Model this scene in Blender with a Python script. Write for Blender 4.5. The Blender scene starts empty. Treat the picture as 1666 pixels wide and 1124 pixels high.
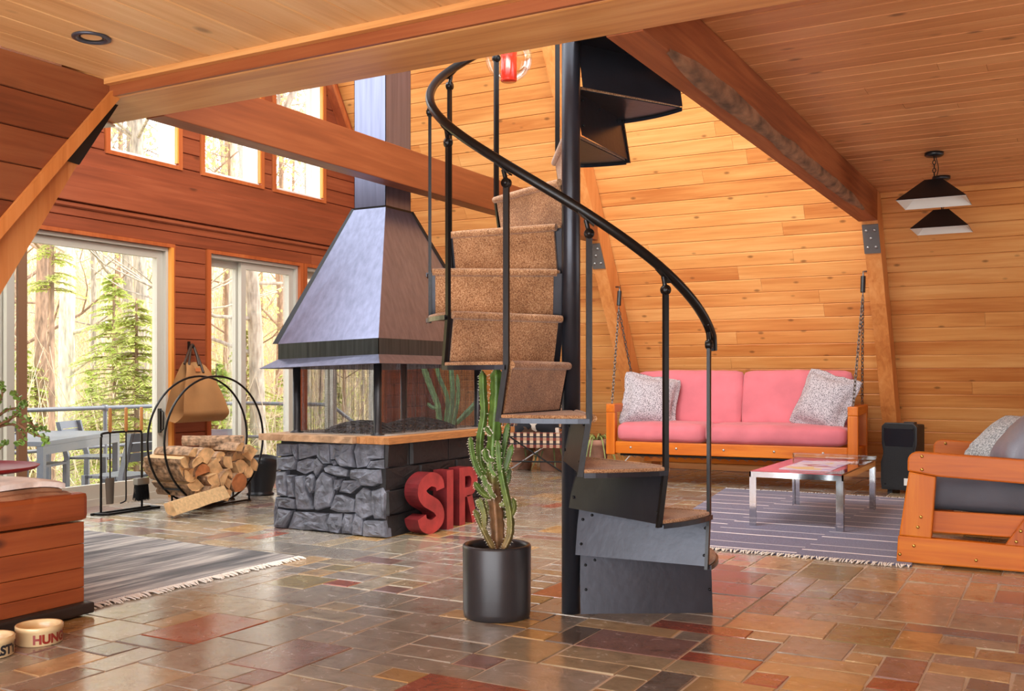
import bpy, bmesh, math, random
from mathutils import Vector, Matrix, Euler, noise
R = random.Random(7)
PI = math.pi
sc = bpy.context.scene
COL = sc.collection
# ------------------------------------------------------------------ camera
F_PX, YAW, HORIZ, CAM_Z = 1633.07, math.radians(29.0436), 611.15, 1.0
cam_d = bpy.data.cameras.new('camera'); cam = bpy.data.objects.new('camera', cam_d); COL.objects.link(cam)
cam_d.sensor_fit = 'HORIZONTAL'; cam_d.sensor_width = 36.0
cam_d.lens = F_PX / 1666 * 36.0
cam_d.shift_y = (HORIZ - 562) / 1666
cam_d.clip_start = 0.05; cam_d.clip_end = 400
cam.location = (0, 0, CAM_Z); cam.rotation_euler = (PI / 2, 0, YAW)
sc.camera = cam
# ------------------------------------------------------------------ world, sun, exposure
sc.view_settings.view_transform = 'Standard'; sc.view_settings.look = 'None'
sc.view_settings.gamma = 1.0; sc.view_settings.use_curve_mapping = False
sc.view_settings.exposure = 0.12
w = bpy.data.worlds.new('sky'); sc.world = w; w.use_nodes = True
bg = w.node_tree.nodes['Background']
bg.inputs[0].default_value = (0.90, 0.95, 1.0, 1); bg.inputs[1].default_value = 4.2
sd = bpy.data.lights.new('sun', 'SUN'); sd.energy = 5.0; sd.angle = math.radians(1.0); sd.color = (1.0, 0.93, 0.80)
sun = bpy.data.objects.new('sun', sd); COL.objects.link(sun)
sun.rotation_euler = Vector((-0.50, -0.40, -0.77)).to_track_quat('-Z', 'Y').to_euler()
def area(name, loc, look, sx, sy, e, c=(1, 1, 1)):
    d = bpy.data.lights.new(name, 'AREA'); d.shape = 'RECTANGLE'; d.size = sx; d.size_y = sy; d.energy = e; d.color = c
    o = bpy.data.objects.new(name, d); COL.objects.link(o); o.location = loc
    o.rotation_euler = (Vector(look) - Vector(loc)).to_track_quat('-Z', 'Y').to_euler(); return o
area('rear_fill_light', (-.6, -2.1, .80), (-.6, 2, 2.7), 6.2, 1.4, 215, (.94, .97, 1.0))     # added unseen fill behind the lens, for window light assumed on that side
area('loft_fill_light', (-2.4, 3.6, 4.9), (-2.6, 8.2, 2.6), 4.2, 1.6, 300, (1.0, .95, .84))      # added unseen fill for assumed roof windows, warming the upper right wall
area('right_fill_light', (2.45, 6.5, 1.0), (-2, 6.6, 3.0), 4.5, 1.5, 52, (1.0, .97, .93))    # unseen fill added to brighten the right-hand ceiling
try:
    sc.cycles.max_bounces = 10; sc.cycles.diffuse_bounces = 6; sc.cycles.transparent_max_bounces = 16
    sc.cycles.sample_clamp_indirect = 8.0
except Exception: pass

FW = Vector((-math.sin(YAW), math.cos(YAW), 0)); RT = Vector((math.cos(YAW), math.sin(YAW), 0))
def ray(px, py): return FW + RT * ((px - 833) / F_PX) + Vector((0, 0, (HORIZ - py) / F_PX))
def at(px, py, t): return Vector((0, 0, CAM_Z)) + ray(px, py) * t
def onx(px, py, x): d = ray(px, py); return Vector((0, 0, CAM_Z)) + d * (x / d.x)
def ony(px, py, y): d = ray(px, py); return Vector((0, 0, CAM_Z)) + d * (y / d.y)
def onz(px, py, z=0): d = ray(px, py); return Vector((0, 0, CAM_Z)) + d * ((z - CAM_Z) / d.z)
# ------------------------------------------------------------------ objects
def setp(o, label=None, cat=None, group=None, kind=None):
    if label: o['label'] = label
    if cat: o['category'] = cat
    if group: o['group'] = group
    if kind: o['kind'] = kind
    return o
def adopt(o, parent):
    o.parent = parent
    m = Matrix.Identity(4); p = parent
    while p is not None:                       # world matrix of the parent from its basis chain
        m = (p.matrix_parent_inverse @ p.matrix_basis if p.parent else p.matrix_basis) @ m
        p = p.parent
    o.matrix_parent_inverse = m.inverted()
def thing(name, label, cat, loc=(0, 0, 0), group=None):
    o = bpy.data.objects.new(name, None); o.location = loc; o.empty_display_size = 0.1
    COL.objects.link(o); return setp(o, label, cat, group)
def mesh_obj(name, me, mat=None, parent=None, **k):
    o = bpy.data.objects.new(name, me); COL.objects.link(o)
    if mat and not me.materials: me.materials.append(mat)
    if parent is not None: adopt(o, parent)
    return setp(o, **k)
def dup(root, loc=None, rotz=None, label=None, delta=None):
    r = root.copy(); COL.objects.link(r)
    if loc is not None: r.location = loc
    if delta is not None: r.location = Vector(root.location) + Vector(delta)
    if rotz is not None: r.rotation_euler = (0, 0, rotz)
    if label: r['label'] = label
    for ch in list(root.children):
        c = ch.copy(); COL.objects.link(c); c.parent = r
        for g in list(ch.children):
            d = g.copy(); COL.objects.link(d); d.parent = c
    return r
class B:
    """collects shapes and links them as one mesh object"""
    def __init__(s): s.v = []; s.f = []; s.sm = []
    def add(s, vs, fs, smooth=False, M=None):
        n = len(s.v)
        s.v += [tuple(M @ Vector(p)) if M is not None else tuple(p) for p in vs]
        s.f += [tuple(i + n for i in f) for f in fs]; s.sm += [smooth] * len(fs); return s
    def box(s, a, b, M=None):
        (x0, y0, z0), (x1, y1, z1) = a, b
        if x0 > x1: x0, x1 = x1, x0
        if y0 > y1: y0, y1 = y1, y0
        if z0 > z1: z0, z1 = z1, z0
        v = [(x0, y0, z0), (x1, y0, z0), (x1, y1, z0), (x0, y1, z0), (x0, y0, z1), (x1, y0, z1), (x1, y1, z1), (x0, y1, z1)]
        return s.add(v, [(0, 3, 2, 1), (4, 5, 6, 7), (0, 1, 5, 4), (1, 2, 6, 5), (2, 3, 7, 6), (3, 0, 4, 7)], M=M)
    def prism(s, pts, ext, M=None, smooth=False):
        """closed planar polygon (3D points) pushed along ext"""
        n = len(pts); e = Vector(ext); P = [Vector(p) for p in pts]
        nr = Vector((0, 0, 0))
        for i in range(n): nr += P[i].cross(P[(i + 1) % n])
        if nr.dot(e) > 0: P = P[::-1]
        v = P + [p + e for p in P]
        f = [tuple(range(n)), tuple(range(2 * n - 1, n - 1, -1))]
        f += [(i, i + n, (i + 1) % n + n, (i + 1) % n) for i in range(n)]
        return s.add(v, f, smooth, M)
    def tube(s, path, r, n=8, caps=True, closed=False, smooth=True, sq=False):
        P = [Vector(p) for p in path]; m = len(P)
        rr = r if isinstance(r, (list, tuple)) else [r] * m
        T = []
        for i in range(m):
            if closed: t = P[(i + 1) % m] - P[i - 1]
            else: t = P[min(i + 1, m - 1)] - P[max(i - 1, 0)]
            T.append(t.normalized())
        ref = Vector((0, 0, 1)) if abs(T[0].z) < .9 else Vector((1, 0, 0))
        u = (ref - T[0] * ref.dot(T[0])).normalized(); vs = []
        for i in range(m):
            u = (u - T[i] * u.dot(T[i]))
            u = u.normalized() if u.length > 1e-6 else T[i].orthogonal().normalized()
            w_ = T[i].cross(u)
            for k in range(n):
                a = 2 * PI * (k + (.5 if sq else 0)) / n
                vs.append(P[i] + (u * math.cos(a) + w_ * math.sin(a)) * rr[i])
        fs = []
        for i in range(m if closed else m - 1):
            for k in range(n):
                a, b = i * n + k, i * n + (k + 1) % n; j = ((i + 1) % m) * n
                fs.append((a, b, j + (k + 1) % n, j + k))
        s.add(vs, fs, smooth)
        if caps and not closed:
            s.add(vs[:n], [tuple(range(n - 1, -1, -1))]); s.add(vs[-n:], [tuple(range(n))])
        return s
    def lathe(s, prof, c=(0, 0, 0), n=24, smooth=True, sx=1, sy=1, M=None):
        vs = []; fs = []
        for (r, z) in prof:
            for k in range(n):
                a = 2 * PI * k / n; vs.append((c[0] + r * sx * math.cos(a), c[1] + r * sy * math.sin(a), c[2] + z))
        for i in range(len(prof) - 1):
            for k in range(n):
                a, b = i * n + k, i * n + (k + 1) % n
                fs.append((a, b, b + n, a + n))
        if prof[0][0] > 1e-6: fs.append(tuple(range(n - 1, -1, -1)))
        if prof[-1][0] > 1e-6: fs.append(tuple(range((len(prof) - 1) * n, len(prof) * n)))
        return s.add(vs, fs, smooth, M)
    def grid(s, fn, nu, nv, smooth=True, thick=None, M=None):
        """fn(u,v)->point with u,v in 0..1"""
        vs = [fn(i / nu, j / nv) for j in range(nv + 1) for i in range(nu + 1)]
        q = nu + 1
        fs = [(j * q + i, j * q + i + 1, (j + 1) * q + i + 1, (j + 1) * q + i) for j in range(nv) for i in range(nu)]
        return s.add(vs, fs, smooth, M)
    def build(s, name, mat=None, parent=None, bevel=0, tint=None, **k):
        me = bpy.data.meshes.new(name); me.from_pydata(s.v, [], s.f)
        if bevel:
            bm = bmesh.new(); bm.from_mesh(me)
            bmesh.ops.bevel(bm, geom=[e for e in bm.edges if len(e.link_faces) == 2 and e.calc_face_angle(0) > .6], offset=bevel, segments=2, affect='EDGES', profile=.6, clamp_overlap=True)
            bm.to_mesh(me); bm.free()
        else:
            me.polygons.foreach_set('use_smooth', s.sm)
        me.validate(); me.update()
        if tint is not None:
            a = me.color_attributes.new('tint', 'FLOAT_COLOR', 'POINT')
            if isinstance(tint, list):
                for i, c in enumerate(tint): a.data[i].color = (*c, 1)
            else:
                for d in a.data: d.color = (*tint, 1)
        return mesh_obj(name, me, mat, parent, **k)
def box(name, a, b, mat, parent=None, bevel=0, **k): return B().box(a, b).build(name, mat, parent, bevel, **k)
def smoothpath(pts, k=6):
    P = [Vector(p) for p in pts]; out = []
    for i in range(len(P) - 1):
        p0, p1, p2, p3 = P[max(i - 1, 0)], P[i], P[i + 1], P[min(i + 2, len(P) - 1)]
        for j in range(k):
            t = j / k
            out.append(.5 * ((2 * p1) + (p2 - p0) * t + (2 * p0 - 5 * p1 + 4 * p2 - p3) * t * t + (3 * p1 - p0 - 3 * p2 + p3) * t ** 3))
    out.append(P[-1]); return out
def frameM(o, ux, uy, uz):
    ux, uy, uz = Vector(ux).normalized(), Vector(uy).normalized(), Vector(uz).normalized()
    return Matrix(((ux.x, uy.x, uz.x, o[0]), (ux.y, uy.y, uz.y, o[1]), (ux.z, uy.z, uz.z, o[2]), (0, 0, 0, 1)))
# ------------------------------------------------------------------ materials
def lin(c): return tuple((x / 255 / 12.92) if x / 255 <= .04045 else ((x / 255 + .055) / 1.055) ** 2.4 for x in c)
def rgba(c): return (*lin(c), 1)
def newmat(name):
    m = bpy.data.materials.new(name); m.use_nodes = True; nt = m.node_tree
    for n in list(nt.nodes): nt.nodes.remove(n)
    out = nt.nodes.new('ShaderNodeOutputMaterial'); p = nt.nodes.new('ShaderNodeBsdfPrincipled')
    nt.links.new(p.outputs[0], out.inputs[0]); return m, nt, p, out
def N(nt, t, **k):
    n = nt.nodes.new(t)
    for a, v in k.items():
        if a in ('ins',):
            for i, x in v.items(): n.inputs[i].default_value = x
        else: setattr(n, a, v)
    return n
def ramp(nt, src, stops, interp='LINEAR'):
    r = nt.nodes.new('ShaderNodeValToRGB'); r.color_ramp.interpolation = interp
    e = r.color_ramp.elements
    while len(e) > 1: e.remove(e[-1])
    e[0].position = stops[0][0]; e[0].color = rgba(stops[0][1])
    for p, c in stops[1:]:
        x = e.new(p); x.color = rgba(c)
    nt.links.new(src, r.inputs[0]); return r
def mixc(nt, f, a, b, mode='MIX'):
    m = nt.nodes.new('ShaderNodeMix'); m.data_type = 'RGBA'; m.blend_type = mode
    for s, i in ((f, 0), (a, 6), (b, 7)):
        if hasattr(s, 'is_output'): nt.links.new(s, m.inputs[i])
        else: m.inputs[i].default_value = s if i == 0 else (s if len(s) == 4 else rgba(s))
    return m.outputs[2]
def plain(name, c, rough=.5, metal=0, bump=0, bscale=40, spec=.5, var=0, vscale=6, coat=0, sheen=0, stretch=None):
    m, nt, p, out = newmat(name)
    p.inputs['Base Color'].default_value = rgba(c); p.inputs['Roughness'].default_value = rough; p.inputs['Metallic'].default_value = metal
    p.inputs['Specular IOR Level'].default_value = spec; p.inputs['Coat Weight'].default_value = coat; p.inputs['Sheen Weight'].default_value = sheen
    tc = N(nt, 'ShaderNodeTexCoord'); vec = tc.outputs['Object']
    if stretch:
        mp = N(nt, 'ShaderNodeMapping'); mp.inputs['Scale'].default_value = stretch; nt.links.new(vec, mp.inputs[0]); vec = mp.outputs[0]
    if var:
        nz = N(nt, 'ShaderNodeTexNoise', ins={'Scale': vscale, 'Detail': 5}); nt.links.new(vec, nz.inputs['Vector'])
        lo = tuple(max(0, x * (1 - var)) for x in c); hi = tuple(min(255, x * (1 + var)) for x in c)
        r = ramp(nt, nz.outputs[0], [(.3, lo), (.7, hi)]); nt.links.new(r.outputs[0], p.inputs['Base Color'])
    if bump:
        nb = N(nt, 'ShaderNodeTexNoise', ins={'Scale': bscale, 'Detail': 4}); nt.links.new(vec, nb.inputs['Vector'])
        b = N(nt, 'ShaderNodeBump', ins={'Strength': bump, 'Distance': .01}); nt.links.new(nb.outputs[0], b.inputs['Height']); nt.links.new(b.outputs[0], p.inputs['Normal'])
    return m
def wood(name, dark, mid, light, axis=0, rough=.42, knots=.6, scale=1.0, objvar=.5, coat=.12, kscale=3.0, spec=.4):
    """boards with grain along an axis of the object's own coordinates; every object gets its own piece of the grain"""
    m, nt, p, out = newmat(name)
    tc = N(nt, 'ShaderNodeTexCoord'); oi = N(nt, 'ShaderNodeObjectInfo')
    off = N(nt, 'ShaderNodeVectorMath', operation='SCALE'); off.inputs[0].default_value = (37.1, 53.7, 71.3); nt.links.new(oi.outputs['Random'], off.inputs['Scale'])
    ad = N(nt, 'ShaderNodeVectorMath', operation='ADD'); nt.links.new(tc.outputs['Object'], ad.inputs[0]); nt.links.new(off.outputs[0], ad.inputs[1])
    def mp(sl, sa):
        n = N(nt, 'ShaderNodeMapping'); s = [sa * scale] * 3; s[axis] = sl * scale
        n.inputs['Scale'].default_value = s; nt.links.new(ad.outputs[0], n.inputs[0]); return n.outputs[0]
    g = N(nt, 'ShaderNodeTexNoise', ins={'Scale': 1.0, 'Detail': 5, 'Roughness': .6, 'Distortion': .6}); nt.links.new(mp(1.3, 26), g.inputs['Vector'])
    big = N(nt, 'ShaderNodeTexNoise', ins={'Scale': 1.0, 'Detail': 2}); nt.links.new(mp(.8, 5), big.inputs['Vector'])
    f1 = N(nt, 'ShaderNodeMath', operation='MULTIPLY_ADD'); f1.inputs[1].default_value = .55; nt.links.new(g.outputs[0], f1.inputs[0])
    f2 = N(nt, 'ShaderNodeMath', operation='MULTIPLY'); f2.inputs[1].default_value = .45; nt.links.new(big.outputs[0], f2.inputs[0]); nt.links.new(f2.outputs[0], f1.inputs[2])
    f3 = N(nt, 'ShaderNodeMath', operation='MULTIPLY_ADD'); f3.inputs[1].default_value = objvar * .5; f3.inputs[2].default_value = -objvar * .25; nt.links.new(oi.outputs['Random'], f3.inputs[0])
    f4 = N(nt, 'ShaderNodeMath', operation='ADD'); nt.links.new(f1.outputs[0], f4.inputs[0]); nt.links.new(f3.outputs[0], f4.inputs[1])
    r = ramp(nt, f4.outputs[0], [(.28, dark), (.5, mid), (.72, light)])
    c = r.outputs[0]
    if knots:
        vo = N(nt, 'ShaderNodeTexVoronoi', ins={'Scale': kscale, 'Randomness': 1.0}); nt.links.new(mp(.62, 1.25), vo.inputs['Vector'])
        kr = N(nt, 'ShaderNodeMapRange', ins={'From Min': .06, 'From Max': .14, 'To Min': knots, 'To Max': 0}); nt.links.new(vo.outputs['Distance'], kr.inputs[0])
        kd = tuple(x * .5 for x in dark)
        c = mixc(nt, kr.outputs[0], c, kd)
    nt.links.new(c, p.inputs['Base Color'])
    p.inputs['Roughness'].default_value = rough; p.inputs['Specular IOR Level'].default_value = spec; p.inputs['Coat Weight'].default_value = coat; p.inputs['Coat Roughness'].default_value = .25
    b = N(nt, 'ShaderNodeBump', ins={'Strength': .15, 'Distance': .004}); nt.links.new(g.outputs[0], b.inputs['Height']); nt.links.new(b.outputs[0], p.inputs['Normal'])
    return m
def glassmat(name, tint=(1, 1, 1), refl=.08):
    m, nt, p, out = newmat(name); nt.nodes.remove(p)
    t = N(nt, 'ShaderNodeBsdfTransparent'); t.inputs[0].default_value = (*tint, 1)
    g = N(nt, 'ShaderNodeBsdfGlossy'); g.inputs['Roughness'].default_value = .02
    f0 = N(nt, 'ShaderNodeLayerWeight', ins={'Blend': .3}); fr = N(nt, 'ShaderNodeMath', operation='MULTIPLY'); fr.inputs[1].default_value = refl * 4; nt.links.new(f0.outputs['Fresnel'], fr.inputs[0]); mx = N(nt, 'ShaderNodeMixShader')
    nt.links.new(fr.outputs[0], mx.inputs[0]); nt.links.new(t.outputs[0], mx.inputs[1]); nt.links.new(g.outputs[0], mx.inputs[2]); nt.links.new(mx.outputs[0], out.inputs[0])
    return m
PINE = ((164, 88, 38), (206, 132, 66), (226, 164, 96))
M_pine = wood('pine_boards', (190, 112, 54), (216, 146, 80), (232, 172, 106), objvar=.4, kscale=6.5, knots=.65)
M_ceil = wood('ceiling_pine', (176, 110, 66), (204, 138, 88), (220, 160, 108), objvar=.4, kscale=5, knots=.7)
M_ceil2 = wood('pale_ceiling_pine', (204, 150, 96), (224, 174, 116), (236, 194, 140), objvar=.4, kscale=4)
M_red = wood('red_cedar_boards', (112, 52, 32), (138, 68, 42), (158, 86, 56), objvar=.35, kscale=4)
M_beam = [wood('beam_fir_%s' % 'xyz'[i], (150, 74, 34), (184, 102, 50), (206, 130, 72), axis=i, knots=.5, kscale=1.2, objvar=.3) for i in range(3)]
M_header = wood('header_timber', (176, 112, 58), (208, 146, 84), (224, 172, 112), axis=0, kscale=1.0, objvar=.1)
M_rough = wood('rough_timber', (120, 62, 32), (160, 88, 46), (186, 112, 62), axis=1, kscale=1.4, objvar=.2, rough=.7, coat=0)
M_orange = [wood('varnished_pine_%s' % 'xyz'[i], (168, 76, 8), (198, 102, 14), (218, 128, 28), axis=i, rough=.42, coat=.05, spec=.3, kscale=3.2, objvar=.2, knots=.75) for i in range(3)]
M_chest = wood('chest_cedar', (122, 56, 26), (150, 74, 36), (172, 94, 50), axis=1, kscale=4, objvar=.25, rough=.4, knots=.75)
M_trim = wood('window_trim', (140, 64, 30), (168, 84, 42), (186, 104, 58), axis=2, knots=0)
M_steel = plain('dark_steel', (52, 50, 52), .38, .6, .08, 60, var=.12)
M_stair = plain('painted_stair_steel', (48, 49, 56), .30, .5, .06, 30, var=.08)
M_rail = plain('black_iron', (34, 32, 32), .32, .6, .05, 80)
M_hood = plain('blued_hood_steel', (120, 122, 142), .28, .88, .04, 12, var=.07, vscale=3, stretch=(10, 10, .5))
M_chrome = plain('chrome', (210, 212, 215), .08, 1.0)
M_white = plain('white_vinyl', (226, 226, 222), .4)
M_vinyl = plain('grey_white_vinyl', (186, 180, 168), .45)
M_bolt = plain('brass_bolt', (196, 160, 84), .3, 1.0)
M_bolts = plain('steel_bolt', (190, 190, 190), .35, 1.0)
M_blackbolt = plain('black_bolt', (24, 24, 25), .4, .5)
M_dark = plain('black_plastic', (24, 25, 28), .42, 0, .1, 120)
M_glass = glassmat('window_glass')
# ------------------------------------------------------------------ the shell of the room
XW, X1, X2 = -6.52, -3.883, -1.377         # window wall, first and second timber frame (their right faces)
YB, SL = 10.37, 0.61                       # foot and lean of the sloped wall: y = YB - SL*z
ZT, ZB = 2.526, 2.2745                     # top and underside of the tie beams
XR = 2.6
M_backp = plain('backing_pine', (120, 66, 30), .8)
M_backr = plain('backing_cedar', (74, 34, 20), .8)
def board(name, parent, M, u0, u1, w, mat, t=.018, c=.006, proud=0):
    f0 = u0 if callable(u0) else (lambda v: u0); f1 = u1 if callable(u1) else (lambda v: u1)
    gp_ = .0017; sec = [(gp_, -t), (w - gp_, -t), (w - gp_, -c), (w - c, 0), (c, 0), (gp_, -c)]
    v = [(f0(a), a, b + proud) for a, b in sec] + [(f1(a), a, b + proud) for a, b in sec]
    f = [(5, 4, 3, 2, 1, 0), (6, 7, 8, 9, 10, 11)] + [(i, (i + 1) % 6, (i + 1) % 6 + 6, i + 6) for i in range(6)]
    b = B(); b.add(v, [tuple(reversed(q)) for q in f])
    me = bpy.data.meshes.new(name); me.from_pydata(b.v, [], [tuple(reversed(q)) for q in b.f]); me.update()
    o = mesh_obj(name, me, mat); o.matrix_basis = M
    if parent is not None: adopt(o, parent)
    return o
def board_rows(parent, org, u, v, n, L, H, pitch, mat, lens=(2.2, 4.2), u0=0.0, cuts=None, name='plank', bot=0.0):
    """rows of boards; cuts(row_low, row_high) -> list of (from, to) spans along u"""
    org, u, v = Vector(org), Vector(u).normalized(), Vector(v).normalized(); y = bot
    while y < H - .02:
        p = min(pitch, H - y); spans = cuts(y, y + p) if cuts else [(u0, L)]
        for (a, b) in spans:
            fa, fb = a, b; A = a(0) if callable(a) else a; Bv = b(0) if callable(b) else b
            if Bv - A < .03: continue
            pos = [A]
            if Bv - A > lens[1]:
                q = A + R.uniform(.5, lens[1])
                while q < Bv - .5: pos.append(q); q += R.uniform(*lens)
            pos.append(Bv)
            for i in range(len(pos) - 1):
                s = fa if i == 0 else pos[i] + .0008
                e = fb if i == len(pos) - 2 else pos[i + 1] - .0008
                board(name, parent, frameM(org + v * y, u, v, n), s, e, p, mat, proud=R.uniform(-.0012, .0012))
        y += p
# sloped wall on the right with horizontal pine boards
wr = B(); wr.prism([(XW - .3, YB + .02 + SL * .1, -.1), (XW - .3, YB + .02 - SL * 7.2, 7.2), (XW - .3, YB + .3 - SL * 7.2, 7.2), (XW - .3, YB + .3, -.1)], (XR - XW + .4, 0, 0))
wall_right = wr.build('wall_right', M_backp, kind='structure')
sl = math.hypot(1, SL)
board_rows(wall_right, (XW, YB, 0), (1, 0, 0), (0, -SL, 1), (0, -1, -SL), XR - XW, 4.55 * sl, .1385, M_pine)
bb = B(); bb.box((XW, YB - .035, 0), (XR, YB - .012, .07)); bb.build('baseboard_right', M_pine, kind='structure')
# far right end of the room (behind the lens) and roof over the left side: they only bounce and block light
we = B(); we.box((XR, -2.2, 0), (XR + .12, YB, 2.53)); wall_end = we.build('wall_end', M_backp, kind='structure')
rl = B(); rl.prism([(XW - .3, 1.53 - .3, 0), (XW - .3, 1.53 + SL * 3.0 - .3, 3.0), (XW - .3, 1.53 + SL * 3.0, 3.0), (XW - .3, 1.53, 0)], (X1 - .13 - XW + .3, 0, 0))
rl.prism([(XW - .3, 1.53 + SL * 5.6 - .3, 5.6), (XW - .3, 5.95 - .3, 7.25), (XW - .3, 5.95, 7.25), (XW - .3, 1.53 + SL * 5.6, 5.6)], (XR - XW + .4, 0, 0))  # the gap below this piece is an added, unseen roof opening for light
rl.prism([(X1 + 3.6, 1.53 + SL * 2.6 - .3, 2.6), (X1 + 3.6, 5.95 - .3, 7.25), (X1 + 3.6, 5.95, 7.25), (X1 + 3.6, 1.53 + SL * 2.6, 2.6)], (XR - X1 - 3.6, 0, 0))
rl.build('wall_left', M_backp, kind='structure')
# ---- window wall
DOORS = [(3.3, 5.90), (6.345, 7.50), (7.60, 8.86)]
TRANS = [(5.30, 5.985, 3.55), (6.275, 6.966, 3.9), (7.165, 7.847, 3.97)]
ZH, ZS = 2.06, 2.772
ylo = lambda z: 1.53 + SL * z
yhi = lambda z: YB - SL * z
def wspans(z0, z1):
    zm = (z0 + z1) / 2; holes = []
    if z0 < 2.09 - .01: holes += [(a - .055, b + .05) for a, b in DOORS]
    if z1 > ZS - .03 + .01: holes += [(a - .05, b + .05) for a, b, t in TRANS if z0 < t + .02]
    holes.sort(); out = []; cur = (lambda v, z=z0: ylo(z + v))
    for a, b in holes: out.append((cur, a)); cur = b
    out.append((cur, (lambda v, z=z0: yhi(z + v)))); return out
ww = B()
edges = [ylo(0), DOORS[0][0], DOORS[0][1], DOORS[1][0], DOORS[1][1], DOORS[2][0], DOORS[2][1], yhi(0)]
for i in (0, 2, 4, 6): ww.box((XW - .19, edges[i], -.2), (XW - .02, edges[i + 1], ZH))
ww.box((XW - .19, ylo(0), -.2), (XW - .02, yhi(0), -.03))
ww.prism([(XW - .19, ylo(ZH), ZH), (XW - .19, yhi(ZH), ZH), (XW - .19, yhi(ZS - .03), ZS - .03), (XW - .19, ylo(ZS - .03), ZS - .03)], (.17, 0, 0))
te = [None] + [q for t in TRANS for q in t[:2]] + [None]
for i in range(0, 8, 2):
    a0 = te[i] if te[i] is not None else ylo(ZS - .03); b0 = te[i + 1] if te[i + 1] is not None else yhi(ZS - .03)
    a1 = te[i] if te[i] is not None else ylo(4.0); b1 = te[i + 1] if te[i + 1] is not None else yhi(4.0)
    ww.prism([(XW - .19, a0, ZS - .03), (XW - .19, b0, ZS - .03), (XW - .19, b1, 4.0), (XW - .19, a1, 4.0)], (.17, 0, 0))
for a, b, t in TRANS: ww.box((XW - .19, a, t), (XW - .02, b, 4.0))
for ya, yb_ in ((4.0, 4.35), (5.75, 6.15), (7.55, 7.95)): ww.prism([(XW - .19, ya, 4.0), (XW - .19, yb_, 4.0), (XW - .19, yb_, 5.2), (XW - .19, ya, 5.2)], (.17, 0, 0))  # openings between these posts are added out of view to let light in
ww.prism([(XW - .19, ylo(5.2), 5.2), (XW - .19, yhi(5.2), 5.2), (XW - .19, yhi(7.2), 7.2), (XW - .19, ylo(7.2), 7.2)], (.17, 0, 0))
wall_window = ww.build('wall_window', M_backr, kind='structure')
def wrows(z0, z1, pitch): board_rows(wall_window, (XW, 0, z0), (0, 1, 0), (0, 0, 1), (1, 0, 0), 0, z1 - z0, pitch, M_red, (3, 6), cuts=lambda a, b: wspans(a + z0, b + z0))
wrows(0, 2.09, .1306); wrows(2.09, 2.30, .105); wrows(2.587, 2.742, .155); wrows(2.742, 4.0, .134)
board('ledger_board', wall_window, frameM((XW, 0, 2.30), (0, 1, 0), (0, 0, 1), (1, 0, 0)), lambda v: ylo(2.3 + v), lambda v: yhi(2.3 + v), .287, M_red, t=.06, c=.006, proud=.045)
board('ledger_moulding', wall_window, frameM((XW, 0, 2.255), (0, 1, 0), (0, 0, 1), (1, 0, 0)), 3.0, lambda v: yhi(2.25 + v), .045, M_red, t=.04, c=.012, proud=.025)
# gable rafter and its trim strip on the window wall
def leaning(b, x0, x1, yin, yout, z0, z1, wob=0, seed=1):
    r = random.Random(seed); n = 14 if wob else 1; pi = []; po = []
    for i in range(n + 1):
        z = z0 + (z1 - z0) * i / n; o = r.uniform(-wob, wob)
        pi.append((x1, yin(z) + o, z)); po.append((x1, yout(z), z))
    for i in range(n):
        b.prism([pi[i], pi[i + 1], po[i + 1], po[i]], (x0 - x1, 0, 0))
    return b
def beamthing(name, label): return thing(name, label, 'beam', (0, 0, 0))
g = leaning(B(), XW + .001, XW + .10, lambda z: YB - .12 - SL * z, lambda z: YB - .02 - SL * z, 0, 4.3)
go = g.build('gable_rafter', wood('cedar_rafter', (120, 52, 28), (150, 72, 40), (172, 92, 54), axis=2, knots=0))
setp(go, 'reddish rafter leaning along the right end of the window wall', 'rafter')
leaning(B(), XW + .10, XW + .125, lambda z: YB - .12 - SL * z, lambda z: YB - .08 - SL * z, 2.2, 4.3).build('trim_strip', M_trim, go)
# ---- doors and windows in that wall
def frame_box(b, x0, x1, y0, y1, z0, z1, wd, bot=None):
    b.box((x0, y0, z0), (x1, y0 + wd, z1)); b.box((x0, y1 - wd, z0), (x1, y1, z1))
    b.box((x0, y0 + wd, z1 - wd), (x1, y1 - wd, z1)); b.box((x0, y0 + wd, z0), (x1, y1 - wd, z0 + (bot or wd)))
def casing(parent, y0, y1, z0, z1, wd=.045, sill=False, mat=M_trim):
    b = B(); x0, x1 = XW - .02, XW + .014
    b.box((x0, y0 - wd, z0), (x1, y0, z1)); b.box((x0, y1, z0), (x1, y1 + wd, z1)); b.box((x0, y0 - wd, z1), (x1, y1 + wd, z1 + .03))
    if sill: b.box((x0, y0 - wd, z0 - .03), (x1, y1 + wd, z0))
    b.build('casing', mat, parent)
def slider(name, y0, y1, mull, n):
    b = B(); frame_box(b, XW - .18, XW - .02, y0, y1, -.02, ZH, .028, .07); fr = b.build(name, M_vinyl, kind='structure')
    casing(fr, y0, y1, 0, ZH + .002)
    yy = [y0 + .028] + mull + [y1 - .028]
    for i in range(len(yy) - 1):
        xo = XW - .075 if i % 2 else XW - .135
        a, c = yy[i] - (.025 if i else 0), yy[i + 1] + (.025 if i < len(yy) - 2 else 0)
        s = B(); frame_box(s, xo - .02, xo + .02, a, c, .05, ZH - .03, .06, .11); so = s.build('sash', M_vinyl, fr)
        box('pane', (xo - .004, a + .06, .16), (xo + .004, c - .06, ZH - .09), M_glass, so)
    return fr
d1 = slider('door_1', 3.3, 5.90, [4.50], 2)
hb = B(); hb.tube([(XW - .035, 5.83, .54), (XW + .0, 5.83, .56), (XW + .0, 5.83, .70), (XW - .035, 5.83, .72)], .007, 8); hb.box((XW - .06, 5.82, .53), (XW - .03, 5.84, .73)); hb.build('door_handle', M_rail, d1)
M_brownframe = plain('brown_screen_frame', (128, 92, 66), .5)
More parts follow.
